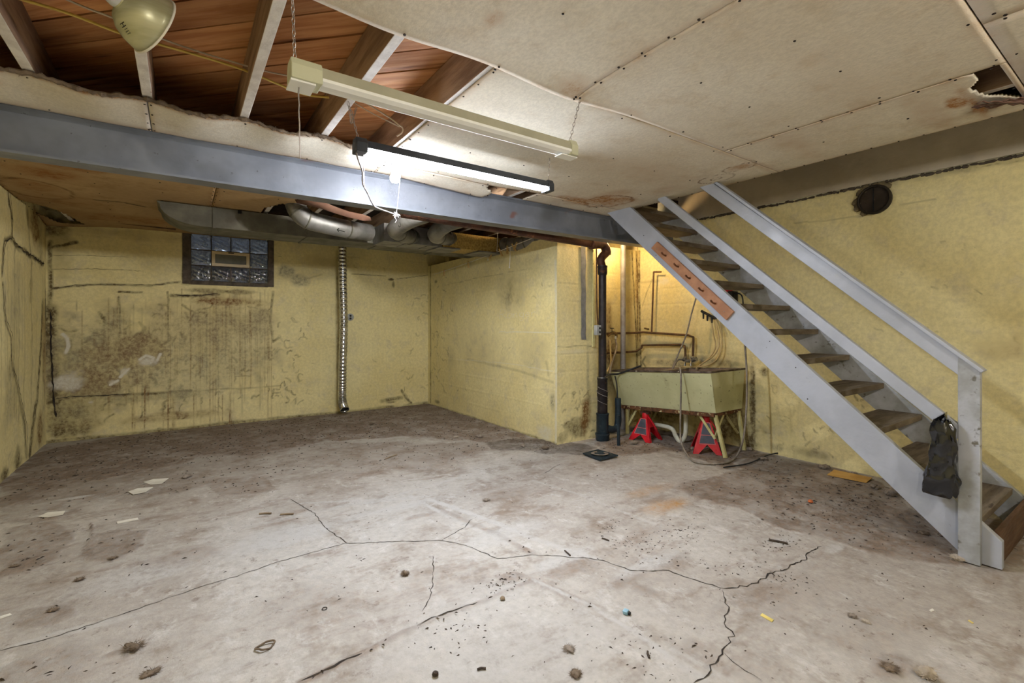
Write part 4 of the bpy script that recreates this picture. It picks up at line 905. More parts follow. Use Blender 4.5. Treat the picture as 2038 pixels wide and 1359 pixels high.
o = o.build('torn_paper', M['kraft_paper'], None, True); md = o.modifiers.new('thick', 'SOLIDIFY'); md.thickness = .003; setp(o, 'torn reddish brown paper sagging above the left elbow duct', 'paper')
o = MB().tube([ony(222, 441, 6.35), ony(350, 456, 6.35)], .012, 8).build('wall_conduit', M['old_pipe'], None, True); setp(o, 'thin brown rod along the top of the window wall', 'pipe')

# flexible aluminium dryer hose
t = thing('dryer_hose', 'silver ribbed aluminium hose hanging down the window wall', 'hose', ony(684, 822, 6.42))
pth = [ony(681, 486, 6.40), ony(682, 560, 6.42), ony(684, 640, 6.43), ony(682, 720, 6.43), ony(681, 780, 6.43), ony(682, 802, 6.40), ony(686, 815, 6.32)]
sp = smooth_path(pth, 40); rr = [.052 + (.004 if (i % 4) < 2 else -.002) for i in range(len(sp))]
MB().tube(sp, rr, 18, cap=False).build('hose_body', M['bright_foil'], t, True, ang=80)
d = (sp[-1] - sp[-2]).normalized(); MB().lathe([(.053, -.006), (.058, -.004), (.058, .006), (.053, .008)], sp[-1], d, 20, cap=False).build('end_collar', M['bright_foil'], t, True)
MB().lathe([(.050, -.01), (.001, -.012)], sp[-1], d, 18, cap=False).build('hose_mouth', M['outlet_dark'], t)

# round outlet on the window wall
p = ony(697, 631, YB - .004); t = thing('wall_outlet', 'round grey outlet with two dark sockets beside the silver hose', 'outlet', p)
MB().lathe([(.048, 0), (.048, .008), (.040, .014), (.001, .015)], p, (0, -1, 0), 24).build('cover_plate', M['outlet_grey'], t, True)
for dz in (-.019, .019): MB().lathe([(.015, .014), (.014, .018), (.001, .018)], (p[0], p[1], p[2] + dz), (0, -1, 0), 14).build('socket', M['outlet_dark'], t)

# ------------------------------------------------------------------ clothesline with pins
c0, c1 = V3(ony(857, 548, YB - .04)), V3(ony(1064, 472, 3.86))
c0 = V3(onx(864, 546, XW - .05)); mid = lambda q: c0.lerp(c1, q) - Vector((0, 0, .05 * q * (1 - q)))
o = MB().tube([mid(q) for q in np.linspace(0, 1, 12)], .0042, 6).build('clothesline', M['string_white'], None, True); setp(o, 'white clothesline sloping down to the far corner', 'line')
def line_at(px):
    q = min(np.linspace(0, 1, 400), key=lambda q: abs((lambda w: CX + F_PX * (w.dot(Vector((CYW, -SY, 0))) / w.dot(Vector((SY, CYW, 0)))))(mid(q) - Vector((0, 0, EYE))) - px)); return mid(q)
for i, (px, ang, lab) in enumerate([(884, 0, 'nearest the far corner'), (932, .1, 'second from the far corner'), (979, -.5, 'just right of the long white string'), (995, .4, 'tilted, fourth from the far corner'), (1010, 0, 'hanging straight, fifth from the far corner'), (1021, .5, 'in the pair under the duct end, left one'), (1027, -.4, 'in the pair under the duct end, right one')]):
    p = line_at(px); t = thing('clothespin', 'wooden clothespin ' + lab, 'clothespin', p, 'clothespins on the line')
    dn = Vector((math.sin(ang) * CYW, -math.sin(ang) * SY, -math.cos(ang))); sd = Vector((0, .006, 0)) + Vector((CYW, -SY, 0)) * .008
    for s_ in (-1, 1): MB().bar(p - dn * .025 + sd * s_ * .35, p + dn * .065 + sd * s_ * 1.2, .012, .012).build('prong', M['pin_wood'], t)
    MB().tube([p + dn * .012 - sd * .9, p + dn * .012 + sd * .9], .005, 8).build('spring', M['chain_metal'], t, True)
for (px, py0, py1, lab) in [(971, 466, 517, 'long white string with a knot hanging by the clothespins'), (989, 462, 498, 'short white string hanging from the duct'), (1014, 492, 532, 'thin white string hanging below the clothesline')]:
    Yp = line_at(px).y; a, b = ony(px + 1, py0, Yp), ony(px, py1, Yp)
    o = MB().tube([a, (a + b) / 2 + np.array([.004, 0, 0]), b], [.0035, .003, .0035], 6, smoothn=4).lathe([(.002, -.012), (.007, -.004), (.007, .004), (.002, .01)], b, (0, 0, 1), 8).build('hanging_string', M['string_white'], None, True); setp(o, lab, 'string', 'strings by the clothesline')

# ------------------------------------------------------------------ soil stack
YS = 3.47
sx = ony(1199, 700, YS)[0]
t = thing('soil_stack', 'black cast iron soil stack standing left of the laundry tub', 'pipe', (sx, YS, 0))
zz = lambda py: ony(1199, py, YS)[2]
MB().lathe([(.040, 0), (.040, zz(545))], (sx, YS, .0), (0, 0, 1), 24).build('stack_pipe', M['cast_iron'], t, True)
def hub(z0, z1, r, m='cast_iron'):
    MB().lathe([(.040, z0 - .01), (r * .92, z0), (r, z0 + .012), (r, z1 - .02), (r * 1.06, z1 - .015), (r * 1.06, z1), (.040, z1 + .004)], (sx, YS, 0), (0, 0, 1), 24).build('hub', M[m], t, True)
hub(zz(546), zz(529), .050); hub(zz(822), zz(752), .052); hub(zz(790), zz(777), .056); hub(zz(868), zz(822), .062, 'cast_iron_blue'); hub(.0, zz(862), .070, 'cast_iron_blue')
MB().lathe([(.056, -.004), (.058, 0), (.056, .004)], (sx, YS, zz(751)), (0, 0, 1), 24, cap=False).build('clamp_band', M['steel'], t, True)
e0 = Vector((sx, YS, zz(532))); e1 = V3(ony(1196, 516, YS)); e2 = V3(ony(1207, 500, YS)); e3 = V3(ony(1200, 487, YS)); e4 = V3(ony(1178, 486, YS))
MB().tube([e0, e1, e2 + Vector((0, 0, -.01))], [.040, .042, .046], 18, smoothn=4).build('offset_bend', M['cast_iron_rusty'], t, True)
MB().tube([e2 + Vector((0, 0, -.03)), e2, e3, e4], .047, 18, smoothn=5).build('elbow', M['cast_iron_rusty'], t, True)
far = V3(ony(800, 424, YS)); MB().tube([e4, far], .036, 18).build('branch_pipe', M['cast_iron_rusty'], t, True)
MB().lathe([(.040, -.02), (.052, -.012), (.052, .012), (.040, .02)], e4, (1, 0, 0), 18).build('hub', M['cast_iron_rusty'], t, True)
MB().tube([(sx + .03, YS - .02, .12), (sx + .14, YS - .03, .10), (sx + .20, YS - .03, .16), (sx + .20, YS - .03, .42)], [.040, .036, .034, .032], 16, smoothn=5).build('drain_branch', M['cast_iron_blue'], t, True)
wr = MB()
for k in range(4):
    a0 = random.uniform(0, 6); wr.tube([(sx + .06 * math.cos(a0 + q) , YS + .06 * math.sin(a0 + q), zz(768 + k * 9 + 18 * q / 4)) for q in np.linspace(0, 4, 12)], .0018, 5)
wr.build('tied_wire', M['cord_grey'], t, True)

# conduit, strip and scar on the wall end
gx = ony(1240, 600, 3.70)[0]
o = MB().lathe([(.030, 0), (.030, ony(1240, 470, 3.70)[2])], (gx, 3.70, 0), (0, 0, 1), 18).build('grey_conduit', M['grey_pipe'], None, True); setp(o, 'tall pale grey conduit rising behind the tub', 'pipe')
a, b = ony(1177, 486, YW), ony(1184, 690, YW)
o = MB().box(a[0], a[0] + .035, YW - .022, YW - .006, b[2], a[2]).build('wall_batten', M['leg_paint'], None, bevel=.002); setp(o, 'thin peeling wooden batten left of the black stack', 'batten')
o = MB().tube([ony(1187, 488, YW - .02), ony(1188, 600, YW - .02), ony(1190, 646, YW - .03)], .008, 8, smoothn=3).build('feed_cable', M['old_pipe'], None, True); setp(o, 'brown cable running down to the grey outlet box', 'cable')
a, b = ony(1156, 490, YW), ony(1165, 676, YW); n = 16; v = []; random.seed(2)
for i in range(n):
    z = b[2] + (a[2] - b[2]) * i / (n - 1); v += [(a[0] + random.uniform(-.006, .004), YW - .0065, z), (b[0] + random.uniform(-.004, .006), YW - .0065, z)]
MB().add(v, [[2 * i, 2 * i + 1, 2 * i + 3, 2 * i + 2] for i in range(n - 1)]).build('bare_strip', M['scar_grey'], wall_end)['label'] = 'grey bare stripe where a conduit was removed'
p = ony(1190, 657, 3.40); t = thing('outlet_box', 'small grey outlet box with two dark sockets on the black stack', 'outlet', p)
ob = MB().box(p[0] - .030, p[0] + .034, 3.385, 3.43, p[2] - .05, p[2] + .05).build('box', M['outlet_grey'], t, bevel=.006)
for dz in (-.02, .02): MB().lathe([(.012, 0), (.012, .004), (.001, .004)], (p[0] + .012, 3.386, p[2] + dz), (0, -1, 0), 12).build('socket', M['outlet_dark'], t)

# ------------------------------------------------------------------ water pipes and faucet
XP = XR - .07; XQ = XR - .10
t = thing('water_pipes', 'thin brown water pipes running along the wall to the tub faucet', 'pipe', onx(1270, 662, XP))
al = lambda px, py: ony(px, py, YA - .06)
MB().tube([al(1206, 664), al(1266, 662), onx(1280, 661, XP), onx(1370, 667, XP), onx(1380, 671, XP), onx(1380, 680, XP), onx(1379, 712, XP)], .0125, 10).build('upper_pipe', M['old_pipe'], t, True)
MB().tube([al(1206, 702), al(1245, 701), al(1266, 699), onx(1277, 692, XP), onx(1278, 687, XP), onx(1355, 686, XP), onx(1362, 688, XP), onx(1364, 696, XP), onx(1364, 712, XP)], .012, 10).build('lower_pipe', M['old_pipe'], t, True)
MB().tube([onx(1301, 541, XP), onx(1299, 600, XP), onx(1297, 660, XP)], .010, 10).build('riser_pipe', M['old_pipe'], t, True)
MB().tube([onx(1301, 541, XP), onx(1316, 541, XP)], .010, 10).build('riser_arm', M['old_pipe'], t, True)
p = onx(1291, 655, XP); MB().tube([p, p + np.array([0, .06, .01])], .011, 8).build('stop_valve', M['brass'], t, True)
hd = al(1218, 655)
v_ = MB().tube([al(1210, 668), al(1218, 662), al(1226, 664), al(1226, 672)], .016, 10, smoothn=3).build('hose_valve', M['brass'], t, True)
MB().lathe([(.004, 0), (.004, .05), (.024, .052), (.024, .060), (.004, .062)], al(1218, 663), (0, 0, 1), 12).build('valve_handle', M['black_metal'], v_, True)
MB().lathe([(.012, 0), (.016, .01), (.013, .03)], al(1225, 674), (0, 0, 1), 12).build('coupling', M['pvc'], v_, True)
o = MB().tube([al(1225, 674), ony(1227, 690, 3.68), ony(1222, 710, 3.62), ony(1216, 728, 3.58), ony(1214, 745, 3.56)], .011, 10, smoothn=5).build('washer_hose', M['hose_grey'], None, True); setp(o, 'short grey pink hose hanging from the valve beside the stack', 'hose', 'hoses beside the stack')
o = MB().tube([al(1214, 676), ony(1215, 700, 3.68), ony(1216, 722, 3.62), ony(1208, 740, 3.58)], .009, 10, smoothn=5).build('washer_hose', M['tube_beige'], None, True); setp(o, 'pale thin hose left of the grey one beside the stack', 'hose', 'hoses beside the stack')
XFa = XR - .13
t = thing('faucet', 'old metal faucet with two taps over the tub', 'faucet', onx(1372, 722, XFa))
MB().tube([onx(1360, 715, XFa), onx(1372, 718, XFa), onx(1386, 714, XFa)], .022, 12, smoothn=3).build('faucet_body', M['steel'], t, True)
for px in (1364, 1379): MB().lathe([(.012, -.02), (.014, .02), (.022, .024), (.020, .034), (.004, .036)], onx(px, 716, XFa), (-.4, 0, 1), 12).build('tap', M['steel'], t, True)
for px in (1364, 1376): MB().tube([onx(px, 716, XFa), onx(px - 1, 722, XFa - .05), onx(px - 1, 728, XFa - .06)], .010, 8, smoothn=3).build('spout', M['steel'], t, True)
MB().tube([onx(1360, 716, XFa), onx(1350, 716, XFa - .05), onx(1345, 722, XFa - .1), onx(1338, 735, XFa - .15)], .009, 8, smoothn=4).build('side_hose', M['hose_grey'], t, True)
# valve cluster with thin tubes and the red switch on the stair wall
p = onx(1405, 622, XR - .04); t = thing('valve_cluster', 'black valve fittings with beige tubes half hidden by the stringer', 'valves', p)
MB().tube([onx(1396, 619, XR - .05), onx(1425, 634, XR - .05)], .014, 8).build('manifold', M['black_metal'], t, True)
for px, py in ((1400, 622), (1408, 626), (1417, 630)): MB().lathe([(.008, -.05), (.010, 0), (.010, .02)], onx(px, py + 3, XR - .06), (0, 0, 1), 8).build('valve', M['black_metal'], t, True)
for i, ps in enumerate([[(1416, 632), (1420, 665), (1424, 690), (1412, 712), (1395, 725), (1385, 735)], [(1424, 636), (1430, 665), (1430, 690), (1420, 708), (1400, 722), (1386, 732)], [(1432, 640), (1437, 670), (1434, 700), (1424, 718), (1405, 728), (1388, 730)]]):
    MB().tube([onx(px, py, XR - .05 - .02 * k) for k, (px, py) in enumerate(ps)], .007, 8, smoothn=5).build('tube', M['tube_beige'], t, True)
p = onx(1452, 586, XR - .05); t = thing('safety_switch', 'red switch box with black cover seen between the treads', 'switch', p)
MB().box(XR - .09, XR, p[1] - .005, p[1] + .09, p[2] - .07, p[2] + .06).build('box', M['red_paint'], t, bevel=.006)
MB().box(XR - .10, XR, p[1] - .06, p[1] - .006, p[2] - .08, p[2] + .03).build('cover', M['black_metal'], t, bevel=.006)
MB().box(XR - .092, XR, p[1] - .005, p[1] + .09, p[2] + .055, p[2] + .075).build('lid', M['black_metal'], t)
MB().tube([(XR - .06, p[1] - .05, p[2] + .0), (XR - .06, p[1] - .10, p[2] + .005), (XR - .06, p[1] - .135, p[2] - .03), (XR - .05, p[1] - .14, p[2] - .12)], .007, 8, smoothn=4).build('lead', M['black_rubber'], t, True)
o = MB().tube([onx(1386, 590, 4.38), onx(1376, 625, 4.36), onx(1366, 665, 4.34), onx(1352, 700, 4.30), onx(1338, 733, 4.26)], .008, 8, smoothn=5).build('drain_hose', M['hose_grey'], None, True); setp(o, 'dark thin hose slanting down into the tub', 'hose')

# ------------------------------------------------------------------ laundry tub
TY0, TY1 = 2.43, 3.64
tz = lambda y: .775 - .085 * (y - TY0) / (TY1 - TY0)
t = thing('laundry_tub', 'yellow painted concrete laundry tub on a rusty stand, tilted to the left', 'laundry tub', (4.15, 3.03, 0))
XT0, XT1, XB0 = 3.86, 4.43, 3.99
def tubpt(x, y, dz): return (x, y, tz(y) + dz)
mb = MB(); th = .04; H = -.385
yt = [TY0, TY0 + th, (TY0 + TY1) / 2 - .02, (TY0 + TY1) / 2 + .02, TY1 - th, TY1]
out_t = [tubpt(XT0, TY0, 0), tubpt(XT1, TY0, 0), tubpt(XT1, TY1, 0), tubpt(XT0, TY1, 0)]
out_b = [tubpt(XB0, TY0 + .03, H), tubpt(XT1, TY0 + .03, H), tubpt(XT1, TY1 - .03, H), tubpt(XB0, TY1 - .03, H)]
mb.add(out_t + out_b, [[4, 5, 6, 7], [0, 1, 5, 4], [1, 2, 6, 5], [2, 3, 7, 6], [3, 0, 4, 7]])
xt = [XT0, XT0 + th, XT1 - th, XT1]
gv = [tubpt(x, y, 0) for y in yt for x in xt]
mb.add(gv, [[j * 4 + i, j * 4 + i + 1, (j + 1) * 4 + i + 1, (j + 1) * 4 + i] for j in range(5) for i in range(3) if not (i == 1 and j in (1, 3))])
mb.build('tub_body', M['tub_paint'], t)
for ya, yb in ((yt[1], yt[2]), (yt[3], yt[4])):
    a = [tubpt(XT0 + th, ya, -.001), tubpt(XT1 - th, ya, -.001), tubpt(XT1 - th, yb, -.001), tubpt(XT0 + th, yb, -.001)]; b = [tubpt(XB0 + th, ya + .02, H + .04), tubpt(XT1 - th, ya + .02, H + .04), tubpt(XT1 - th, yb - .02, H + .04), tubpt(XB0 + th, yb - .02, H + .04)]
    MB().add(a + b, [[4, 5, 6, 7], [0, 1, 5, 4], [1, 2, 6, 5], [2, 3, 7, 6], [3, 0, 4, 7]]).build('basin', M['tub_inside'], t)
rm = MB()
for (x0_, x1_, y0_, y1_) in ((XT0 - .006, XT0 + .022, TY0, TY1), (XT0, XT1, TY0 - .006, TY0 + .02), (XT0, XT1, TY1 - .02, TY1 + .006), (XT1 - .03, XT1 + .004, TY0, TY1)):
    v = [(x, y, tz(y) + dz) for dz in (-.012, .006) for y in (y0_, y1_) for x in (x0_, x1_)]; rm.add(v, [[0, 2, 3, 1], [4, 5, 7, 6], [0, 1, 5, 4], [2, 6, 7, 3], [0, 4, 6, 2], [1, 3, 7, 5]])
rm.build('rim_strip', M['rim_metal'], t, bevel=.002)
st = MB(); v = lambda x, y, dz: (x, y, tz(y) + dz)
st.bar(v(XB0 + .0, TY0 + .04, H - .018), v(XB0 + .0, TY1 - .04, H - .018), .03, .035).bar(v(XT1 - .02, TY0 + .04, H - .018), v(XT1 - .02, TY1 - .04, H - .018), .03, .035).bar(v(XB0, TY0 + .06, H - .018), v(XT1, TY0 + .06, H - .018), .03, .03).bar(v(XB0, TY1 - .06, H - .018), v(XT1, TY1 - .06, H - .018), .03, .03)
random.seed(8)
for k in range(70):
    y = random.uniform(TY0 + .15, TY1 - .05); x = XB0 - .012 + random.uniform(0, .06); L = random.uniform(.01, .05); st.add([v(x, y, H), v(x, y + random.uniform(.008, .025), H), v(x + random.uniform(-.008, .008), y + .008, H - .02 - L), v(x + .004, y + .004, H)], [[0, 1, 2], [1, 3, 2], [3, 0, 2]])
st.build('stand_frame', M['rusted_frame'], t)
lg = []
for (x, y, ex) in ((XB0 + .02, TY0 + .05, .10), (XT1 - .03, TY0 + .05, .06), (XB0 + .02, TY1 - .12, 0), (XT1 - .03, TY1 - .12, 0)):
    zt_ = tz(y) + H - .02
    MB().bar((x - .012, y - ex, 0), (x - .012, y, zt_), .006, .024, (0, 1, 0)).bar((x, y - ex - .014, 0), (x, y - .014, zt_), .022, .006, (0, 1, 0)).build('leg', M['leg_paint'], t)
    dy = .17 if y < 3 else -.13
    MB().bar((x, y, zt_ - .22), (x, y + dy, zt_ - .01), .006, .024).build('brace', M['leg_paint'], t)
    if x < 4.2: MB().bar((x, y, zt_ - .20), (x + .14, y, zt_ - .01), .006, .022).build('brace', M['leg_paint'], t)
o = MB().tube([onx(1364, 815, 4.18), onx(1365, 845, 4.18), onx(1363, 868, 4.17), onx(1354, 879, 4.16), onx(1345, 868, 4.15), onx(1338, 854, 4.14), onx(1322, 848, 4.14), onx(1295, 844, 4.14)], .022, 14, smoothn=6).build('drain_trap', M['pvc'], None, True); setp(o, 'cream plastic drain trap bent in a U under the tub', 'pipe')
# jack stands
def jack(x, y, rz, h, label):
    t = thing('jack_stand', label, 'jack stand', (x, y, 0), 'red jack stands under the tub'); t.rotation_euler[2] = 0
    ca, sa = math.cos(rz), math.sin(rz); W = lambda a, b, z: (x + a * ca - b * sa, y + a * sa + b * ca, z)
    bw, tw, hb = .125, .038, h * .80
    for k, (nx, ny) in enumerate(((0, -1), (0, 1), (1, 0), (-1, 0))):      # four tapered sheet sides, notched at the base
        def S(a, q): wd = bw + (tw - bw) * q; return W(a * wd * (1 if ny else 0) + nx * wd, a * wd * (1 if nx else 0) + ny * wd, q * hb)
        if ny:
            vv = [S(-1, 0), S(-.62, 0), S(0, .30), S(.62, 0), S(1, 0), S(1, 1), S(-1, 1)]; MB().add(vv, [[0, 1, 2, 6], [2, 5, 6], [2, 3, 4, 5]]).build('side_plate', M['red_paint'], t).modifiers.new('thick', 'SOLIDIFY').thickness = .004
            if ny == -1:
                L = lambda a, q, e=.0015: tuple(np.array(S(a, q)) + np.array((sa, -ca, .0)) * (e + .003))
                for q0, q1 in ((.34, .58), (.61, .97)): lb = MB().add([L(-.68, q0), L(.68, q0), L(.68, q1), L(-.68, q1)], [[0, 1, 2, 3]]).build('label_panel', M['label_dark'], t)
                for A_, B_ in (((-.72, .32), (.72, .32)), ((.72, .32), (.72, .99)), ((.72, .99), (-.72, .99)), ((-.72, .99), (-.72, .32)), ((-.72, .595), (.72, .595))): MB().bar(L(*A_), L(*B_), .002, .004).build('label_border', M['label_line'], t)
        else:
            vv = [S(-1, 0), S(-.72, 0), S(-.5, .62), S(.5, .62), S(.72, 0), S(1, 0), S(1, 1), S(-1, 1)]; MB().add(vv, [[0, 1, 2, 7], [2, 3, 6, 7], [3, 4, 5, 6]]).build('side_plate', M['red_paint'], t).modifiers.new('thick', 'SOLIDIFY').thickness = .004
    MB().lathe([(.034, hb - .005), (.036, hb), (.036, hb + .045), (.030, hb + .055)], (x, y, 0), (0, 0, 1), 18).build('collar', M['red_paint'], t, True)
    MB().lathe([(.020, hb), (.020, h - .01)], (x, y, 0), (0, 0, 1), 14).build('ratchet_post', M['cast_iron_rusty'], t, True)
    MB().bar(W(-.05, 0, h), W(.05, 0, h), .05, .022).build('saddle', M['cast_iron_rusty'], t)
    MB().bar(W(.036, 0, hb + .02), W(.13, 0, hb * .55), .012, .010).build('release_handle', M['red_paint'], t)
pj = onz(1410, 902); jack(pj[0] + .05, pj[1] + .06, R(-50), .35, 'red jack stand at the right end under the tub')
pj = onz(1285, 878); jack(pj[0] + .06, pj[1] + .05, R(-82), .28, 'red jack stand at the left end under the tub')
# loose hose looping from the tub to the floor and up under the stairs
hp = [onx(1354, 738, 3.90), onx(1353, 733, 3.84), onx(1355, 742, 3.81), onx(1355, 790, 3.80), onx(1354, 850, 3.79), onx(1356, 880, 3.78), onz(1368, 905, .03), onz(1388, 920, .012), onz(1440, 922, .012), onz(1465, 908, .02), onx(1480, 870, 4.05), onx(1486, 800, 4.10), onx(1486, 740, 4.12), onx(1483, 690, 4.12), onx(1482, 640, 4.12)]
o = MB().tube(hp, .0085, 10, smoothn=7).build('loop_hose', M['hose_grey'], None, True); setp(o, 'long grey hose looping from the tub edge to the floor', 'hose')
o = MB().tube([onz(1440, 930, .01), onz(1490, 922, .01), onz(1530, 905, .012), onz(1575, 898, .012)], .006, 8, smoothn=5).build('floor_cable', M['black_rubber'], None, True); setp(o, 'dark cable lying on the dirt right of the hose loop', 'cable')
bh = [ony(1203, 752, 3.38), ony(1212, 745, 3.45), onx(1230, 744, 3.84), onx(1250, 737, 3.85), onx(1275, 728, 3.95)]
o = MB().tube(bh, .010, 10, smoothn=5).build('rubber_hose', M['black_rubber'], None, True); setp(o, 'black rubber hose lying over the left corner of the tub', 'hose')
a, b = onx(1224, 748, 3.80), onz(1231, 886); o = MB().tube([a, onx(1228, 770, 3.80), onx(1229, 810, 3.78), onx(1230, 850, 3.76)], .007, 8, smoothn=4).build('dangling_cord', M['black_rubber'], None, True); setp(o, 'black cord dangling off the left tub corner', 'cord')
q = onz(1231, 887); o = MB().box(q[0] - .012, q[0] + .012, q[1] - .012, q[1] + .012, 0, .30).build('metal_stake', M['cast_iron_blue'], None, bevel=.003); setp(o, 'dark upright metal bar on the floor left of the tub', 'bar')
# floor drain cover
a, b, c_, d_ = onz(1160, 905), onz(1190, 900), onz(1230, 910), onz(1195, 917); t = thing('drain_cover', 'dark tilted metal drain plate on the floor by the stack', 'drain cover', (a + c_) / 2)
zt = (.018, .03, .022, .012); MB().add([tuple(p[:2]) + (z,) for p, z in zip((a, b, c_, d_), zt)] + [tuple(p[:2]) + (z - .012,) for p, z in zip((a, b, c_, d_), zt)], [[0, 1, 2, 3], [7, 6, 5, 4], [0, 4, 5, 1], [1, 5, 6, 2], [2, 6, 7, 3], [3, 7, 4, 0]]).build('plate', M['cast_iron_blue'], t)
cc = (a + b + c_ + d_) / 4; MB().lathe([(.05, .026), (.075, .03), (.08, .026)], cc, (.05, .05, 1), 20, cap=False).build('grate_ring', M['dust_grey'], t)

# flue thimble in the stair wall
p = onx(1742, 398, XR - .01); t = thing('flue_thimble', 'dark round flue hole with a rusty collar high on the stair wall', 'flue', p)
MB().lathe([(.112, -.002), (.116, .03), (.104, .045), (.098, .04), (.098, -.004)], p, (-1, 0, 0), 28, cap=False).build('collar', M['flue_iron'], t, True)
MB().lathe([(.100, .012), (.001, .014)], p, (-1, 0, 0), 28, cap=False).build('cover_disc', M['flue_dark'], t)
MB().box(p[0] - .022, p[0] - .012, p[1] + .005, p[1] + .011, p[2] - .09, p[2] + .09).build('cover_seam', M['outlet_dark'], t)
m_ = MB(); random.seed(6)
for k in range(26):
    an = random.uniform(.9, 4.2); rr_ = random.uniform(.110, .140); m_.lathe([(.004, -.012), (.026, 0), (.020, .016), (.002, .02)], (XR - .004, p[1] + rr_ * math.sin(an - 1.57), p[2] + rr_ * math.cos(an - 1.57) * .9), (-1, random.uniform(-.4, .4), random.uniform(-.4, .4)), 6)
m_.build('mortar_lumps', M['mortar'], t, True)
# ------------------------------------------------------------------ staircase
XG = 3.28                                    # outer face of the near stringer
A, Bp = onx(1215, 430, XG), onx(1703, 900, XG)
slope = (A[2] - Bp[2]) / (A[1] - Bp[1]); SA = math.atan(slope)
zlow = lambda y: Bp[2] + (y - Bp[1]) * slope
HV = .250                                    # vertical height of the stringer
stair = thing('staircase', 'steep open grey painted wooden staircase along the stair wall', 'staircase', (3.7, .5, 0))
def stringer(x0, x1, m):
    ys0 = .515; y1 = 3.19
    y_hit = Bp[1] + (0 - Bp[2]) / slope      # lower edge meets the floor
    poly = [(max(ys0, y_hit - .02), 0), (ys0, 0), (ys0, max(.10, zlow(ys0) + HV - .04)), (y1, zlow(y1) + HV), (y1, zlow(y1))]
    poly = [(y_hit, 0), (ys0, 0), (ys0, max(.12, zlow(ys0) + HV)), (y1, zlow(y1) + HV), (y1, zlow(y1))]
    return MB().prism(poly, 'x', x0, x1).build('stringer', M[m], stair, bevel=.003)
stringer(XG, XG + .04, 'grey_paint'); stringer(4.10, 4.14, 'grey_paint_worn')
ty = lambda k: .592 + .1895 * (k - 2)
for k in range(0, 12):
    z = ty(k); yn = 1.013 + .2115 * (k - 2) + .01; x0, x1, dp = XG + .04, 4.10, .245; cf = .035
    poly = [(x0, yn + cf), (x0 + cf, yn), (x1 - .002, yn), (x1 - .002, yn + dp), (x0, yn + dp)]
    if yn + dp > 3.2: continue
    MB().prism(poly, 'z', z - .038, z).build('tread', M['tread_wood'], stair, bevel=.003)
MB().box(XG + .045, 4.10, .53, .55, 0, .17).build('riser_board', M['riser_wood'], stair)
# newel post and rails
pt = onx(1908, 735, 3.24); yp0, yp1 = onx(1951, 900, 3.24)[1], onx(1906, 900, 3.24)[1]
ztop = onx(1930, 722, 3.24)[2]
MB().prism([(yp0, 0), (yp1, 0), (yp1, ztop + .03), (yp0, ztop - .035)], 'x', 3.24, 3.28).build('newel_post', M['grey_paint_worn'], stair, bevel=.003)
def rail(name, pa_, pb_, w, th, x0, m):
    a, b = onx(*pa_, x0), onx(*pb_, x0); d = (b - a)[1:] / np.linalg.norm((b - a)[1:]); nrm = np.array([-d[1], d[0]]) * w
    poly = [tuple(a[1:]), tuple(b[1:]), tuple(b[1:] + nrm), tuple(a[1:] + nrm)]
    return MB().prism(poly, 'x', x0, x0 + th).build(name, M[m], stair, bevel=.003)
rail('handrail', (1906, 746), (1390, 371), .078, .04, 3.242, 'grey_paint')
a, b = onx(1955, 741, 3.235), onx(1418, 360, 3.235)
MB().bar(a + np.array([.025, 0, .008]), b + np.array([.025, 0, .008]), .062, .022, (1, 0, 0)).build('handrail_cap', M['grey_paint'], stair, bevel=.003) if False else None
d = (b - a) / np.linalg.norm(b - a); up = np.array([0, -d[2], d[1]])
MB().obox((a + b) / 2 + np.array([.024, 0, 0]) + up * .004, (b - a) / 2, (.032, 0, 0), up * .009).build('handrail_cap', M['grey_paint'], stair, bevel=.003)
rail('middle_rail', (1903, 874), (1308, 398), .062, .036, 3.243, 'grey_paint')
sc_ = MB()
random.seed(1)
for k in range(9):
    q = random.uniform(.05, .95); p = A * q + Bp * (1 - q); sc_.lathe([(.004, 0), (.003, .002)], (XG - .0005, p[1], p[2] + random.uniform(.04, .2)), (-1, 0, 0), 6)
sc_.build('nail_heads', M['nail_dark'], stair)['kind'] = 'stuff'

# peg rail on the stringer
c4 = [onx(*p, XG - .012) for p in ((1309, 481), (1461, 620), (1446, 637), (1297, 494))]
t = thing('peg_rail', 'orange brown wooden peg rail screwed to the near stringer', 'peg rail', c4[3])
MB().prism([tuple(p[1:]) for p in c4], 'x', XG - .022, XG).build('board', M['peg_wood'], t, bevel=.002)
for i, (px, py) in enumerate([(1325, 509), (1350, 531), (1373, 554), (1399, 579), (1423, 604)]):
    p = onx(px, py, XG - .022); MB().tube([p, p + np.array([-.03, 0, .006]), p + np.array([-.055, 0, .022])], [.0075, .006, .0075], 8, smoothn=3).build('peg', M['peg_dark'], t, True)
for px, py in ((1307, 495), (1441, 620)): p = onx(px, py, XG - .022); MB().lathe([(.004, 0), (.003, .002), (.0005, .002)], p, (-1, 0, 0), 8).build('screw', M['steel'], t)

